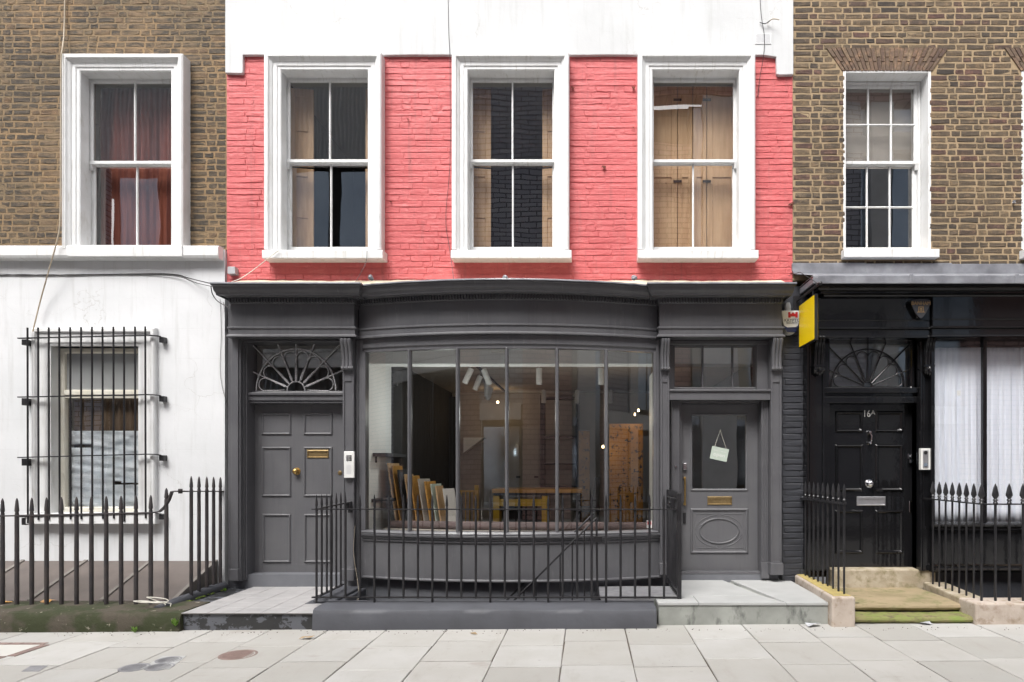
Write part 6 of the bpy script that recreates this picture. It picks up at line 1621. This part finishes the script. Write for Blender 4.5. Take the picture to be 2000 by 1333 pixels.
tag(b.build('grit', M['joint'], None, loc=(0,6.3,0)), 'fine dark grit and crumbs along the foot of the kerbs', 'grit', kind='stuff')

# ================================================================ ACROSS THE STREET (seen only as reflections)
ob = thing('opposite_building', 'brick and white framed building across the street, seen reflected in the windows', 'building', (0,-5,0))
OY = -4.4
def bulk(name, mat, boxes):
    for (x0,x1,z0,z1,y0,y1) in boxes: MB().box(x0,x1,y0,y1,z0,z1).build(name, M[mat], ob)
bulk('brick_wall', 'farbrick', [(-30,-16,0,13.6,OY-.4,OY),(-6.5,-4.6,0,9.2,OY-.4,OY),(-.9,3.2,0,11.6,OY-.4,OY),(5.2,6.9,0,9.6,OY-.4,OY),(11.5,30,0,13.6,OY-.4,OY),(-.9,30,13.0,13.6,OY-.402,OY-.002)])
bulk('grey_brick_wall', 'farbrick_grey', [(-4.6,-.9,3.5,13.6,OY-.4,OY+.02),(6.9,8.6,0,13.0,OY-.4,OY),(-16,-15,0,13.6,OY-.4,OY)])
bulk('white_frame', 'offwhite', [(3.6,4.7,0,12.99,OY-.2,OY+.06),(8.9,9.55,0,12.99,OY-.2,OY+.06),(3.2,8.89,6.2,6.8,OY-.2,OY+.03),(9.56,11.49,11.5,12.05,OY-.2,OY+.03),(5.2,8.89,11.4,11.9,OY-.2,OY+.03),(-4.59,-1.0,3.0,3.49,OY-.2,OY+.03),(6.91,11.49,2.9,3.4,OY-.2,OY+.05),(-15,-6.51,4.7,5.1,OY-.2,OY+.03)])
def corr(x0, x1, z0, z1):
    n = int((x1-x0)/.13)*6; vs = []
    for i in range(n+1):
        x = x0+(x1-x0)*i/n; y = OY+.05+.035*math.sin(2*PI*i/6); vs += [(x,y,z0),(x,y,z1)]
    MB().add(vs, [(2*i,2*i+2,2*i+3,2*i+1) for i in range(n)]).build('corrugated_cladding', M['corrugated'], ob, solid=.01)
corr(-15,-4.6,11.0,13.6); corr(-15,-6.5,5.12,7.2)
bulk('recess', 'roomdark', [(-15,-6.5,0,13.59,OY-.9,OY-.5),(-4.6,-.9,0,3.5,OY-.9,OY-.5),(3.2,5.2,0,13.0,OY-.9,OY-.5),(8.6,11.5,0,13.0,OY-.9,OY-.5),(5.2,6.9,9.6,13,OY-.9,OY-.5),(-6.5,-4.6,9.2,11,OY-.9,OY-.5)])
wins = [(-14.6,-13.4,7.6,10.6),(-13.0,-11.8,7.6,10.6),(-9.2,-8.1,8.4,10.8),(-7.7,-6.6,8.4,10.8),(-11.4,-9.6,7.6,10.6),(-6.3,-4.8,9.4,10.8),(3.3,3.58,.5,12.8),(4.75,5.15,1,12.8),
        (9.7,10.5,7.3,11.3),(10.6,11.4,7.3,11.3),(9.7,10.5,3.6,7.1),(10.6,11.4,3.6,7.1),(9.7,11.4,12.1,12.9),(5.4,6.8,9.8,11.2),(9.7,11.4,.3,2.7),(-4.4,-3.0,.3,2.8),(-2.8,-1.1,.3,2.8),(8.62,8.88,.4,12.9),
        (-3.9,-3.0,5.0,6.8),(-2.5,-1.6,5.0,6.8),(-14.5,-12,2.2,4.5),(-11.6,-9.2,2.2,4.5)]
for k, (x0,x1,z0,z1) in enumerate(wins):
    dx = .012*(k % 3-1)      # panes never hang perfectly parallel
    MB().hexa([(x0,OY-.26+dx,z0),(x1,OY-.26-dx,z0),(x1,OY-.22-dx,z0),(x0,OY-.22+dx,z0),(x0,OY-.26+dx,z1),(x1,OY-.26-dx,z1),(x1,OY-.22-dx,z1),(x0,OY-.22+dx,z1)]).build('window', M['skyglass'], ob)
for (x0,x1,z0,z1) in ((-3.9,-3.0,5.0,6.8),(-2.5,-1.6,5.0,6.8)):
    MB().box(x0,x1,OY+.022,OY+.05,z0,z1).build('window', M['skyglass'], ob)
b = MB()
for i in range(44): b.box(-15+.2*i,-14.91+.2*i,OY-.1,OY+.02,0,4.6)
b.build('louvre', M['louvre'], ob)
b = MB()
for i in range(60): b.tube([(-15+.14*i,OY+.12,7.2),(-15+.14*i,OY+.12,8.2)], .012, 5)
b.box(-15,-6.6,OY+.1,OY+.14,8.2,8.25); b.build('balcony_rail', M['louvre'], ob)
MB().box(-30,30,-12,OY-1,12.9,13.2).build('roof', M['roomdark'], ob)

# passer-by on the road, mirrored in the bow window
def person():
    px_, py_ = PERSON
    p = thing('person', 'person in dark coat and pale shirt standing in the street, mirrored in the bow window', 'person', (px_,py_,-.045))
    J = {}; E = []
    def v(n, x, y, z, r): J[n] = (Vector((x,y,z)), r)
    v('pelvis',0,0,.96,.135); v('waist',0,.0,1.10,.125); v('chest',0,.0,1.32,.15); v('neckb',0,.0,1.48,.075); v('neck',0,.01,1.54,.055); v('head',0,.015,1.66,.088); v('crown',0,.005,1.74,.075)
    E += [('pelvis','waist'),('waist','chest'),('chest','neckb'),('neckb','neck'),('neck','head'),('head','crown')]
    for s, n in ((-1,'l'),(1,'r')):
        v('hip'+n,s*.095,0,.90,.10); v('knee'+n,s*.11,.01,.50,.062); v('ank'+n,s*.115,-.01,.09,.042); v('toe'+n,s*.13,.14,.035,.032)
        v('sh'+n,s*.19,0,1.42,.062); v('elb'+n,s*.26,-.03,1.14,.045); v('wr'+n,s*.24,.12,.93,.030); v('palm'+n,s*.235,.16,.875,.026)
        E += [('pelvis','hip'+n),('hip'+n,'knee'+n),('knee'+n,'ank'+n),('ank'+n,'toe'+n),('chest','sh'+n),('sh'+n,'elb'+n),('elb'+n,'wr'+n),('wr'+n,'palm'+n)]
        for f in range(4):
            u = (f-1.5)*.018; L = (.055,.065,.062,.048)[f]
            v(f'f{n}{f}a',s*.235+u*.4,.17+u*.7,.855,.010); v(f'f{n}{f}b',s*.232+u*.4,.185+u*.7,.855-L*.6,.0085); v(f'f{n}{f}c',s*.225+u*.4,.18+u*.7,.85-L*1.15,.007)
            E += [('palm'+n,f'f{n}{f}a'),(f'f{n}{f}a',f'f{n}{f}b'),(f'f{n}{f}b',f'f{n}{f}c')]
        v(f't{n}a',s*.215,.195,.875,.011); v(f't{n}b',s*.205,.215,.845,.009); E += [('palm'+n,f't{n}a'),(f't{n}a',f't{n}b')]
    ks = list(J); idx = {k:i for i,k in enumerate(ks)}
    me = bpy.data.meshes.new('body'); me.from_pydata([tuple(J[k][0]) for k in ks], [(idx[a],idx[b_]) for a,b_ in E], [])
    o = bpy.data.objects.new('body', me); COL.objects.link(o); o.parent = p; OFF[o.name] = Vector((0,0,0))
    sk = o.modifiers.new('skin','SKIN'); sk.use_smooth_shade = True
    for i, k in enumerate(ks): r = J[k][1]; me.skin_vertices[0].data[i].radius = (r, r*(.8 if k in ('chest','waist','pelvis') else 1)); me.skin_vertices[0].data[i].use_root = (k == 'pelvis')
    ss_ = o.modifiers.new('sub','SUBSURF'); ss_.levels = 2; ss_.render_levels = 2
    me.materials.append(M['skin'])
    OFF[p.name] = Vector((0,0,0))
    def part(n, mb, m, sm=True): return mb.build(n, M[m], p, smooth=sm)
    part('hair', MB().lathe([(0,.125),(.055,.118),(.088,.085),(.102,.03),(.101,-.01),(.09,-.03),(.085,-.03)], (0,-.012,1.70), 'z', 18), 'hair')
    for s in (-1,1):
        part('eye', MB().lathe([(0,-.012),(.012,0),(0,.012)], (s*.032,.098,1.665), 'z', 10), 'plastic'); part('pupil', MB().lathe([(0,-.006),(.006,0),(0,.006)], (s*.032,.108,1.665), 'z', 8), 'dark')
        part('ear', MB().lathe([(0,-.03),(.010,-.02),(.014,.01),(0,.03)], (s*.096,.01,1.655), 'z', 8), 'skin')
    part('nose', MB().add([(-.014,.095,1.63),(.014,.095,1.63),(0,.128,1.635),(0,.098,1.685)], [(0,1,2),(0,2,3),(1,3,2),(0,3,1)]), 'skin', False)
    part('mouth', MB().box(-.024,.024,.096,.104,1.598,1.607), 'redprint', False)
    # coat: open front body and sleeves
    def shell(profile, m, n):
        b = MB(); k = 20; vs = []
        for (rx, ry, z, gap) in profile:
            for i in range(k+1): a = PI/2+gap+(2*PI-2*gap)*i/k; vs.append((rx*math.cos(a), ry*math.sin(a), z))
        b.add(vs, [(j*(k+1)+i, j*(k+1)+i+1, (j+1)*(k+1)+i+1, (j+1)*(k+1)+i) for j in range(len(profile)-1) for i in range(k)])
        return b.build(n, M[m], p, smooth=True, solid=.012)
    shell([(.22,.165,.62,.30),(.215,.16,.9,.25),(.20,.155,1.1,.25),(.225,.165,1.32,.3),(.21,.14,1.42,.45),(.10,.10,1.50,.7)], 'coat', 'coat')
    shell([(.165,.135,.95,.01),(.16,.13,1.1,.01),(.18,.145,1.3,.01),(.15,.11,1.42,.01),(.07,.08,1.50,.01)], 'shirt', 'shirt')
    for s in (-1,1):
        part('sleeve', MB().tube([(s*.17,0,1.43),(s*.21,-.005,1.36),(s*.262,-.03,1.14),(s*.242,.11,.955)], [.075,.075,.06,.045], 14), 'coat')
        part('trouser_leg', MB().tube([(s*.085,0,.98),(s*.10,.0,.75),(s*.11,.01,.50),(s*.115,-.01,.07)], [.125,.105,.08,.065], 14), 'coat')
        part('shoe', MB().hexa([(s*.12-.045,-.07,.0),(s*.12+.045,-.07,.0),(s*.13+.045,.19,.0),(s*.13-.045,.19,.0),(s*.12-.04,-.07,.09),(s*.12+.04,-.07,.09),(s*.13+.035,.17,.05),(s*.13-.035,.17,.05)]), 'dark', False)
    p.rotation_euler.z = PERSON_ROT
PERSON = (-7.94, 1.82); PERSON_ROT = -.78
person()
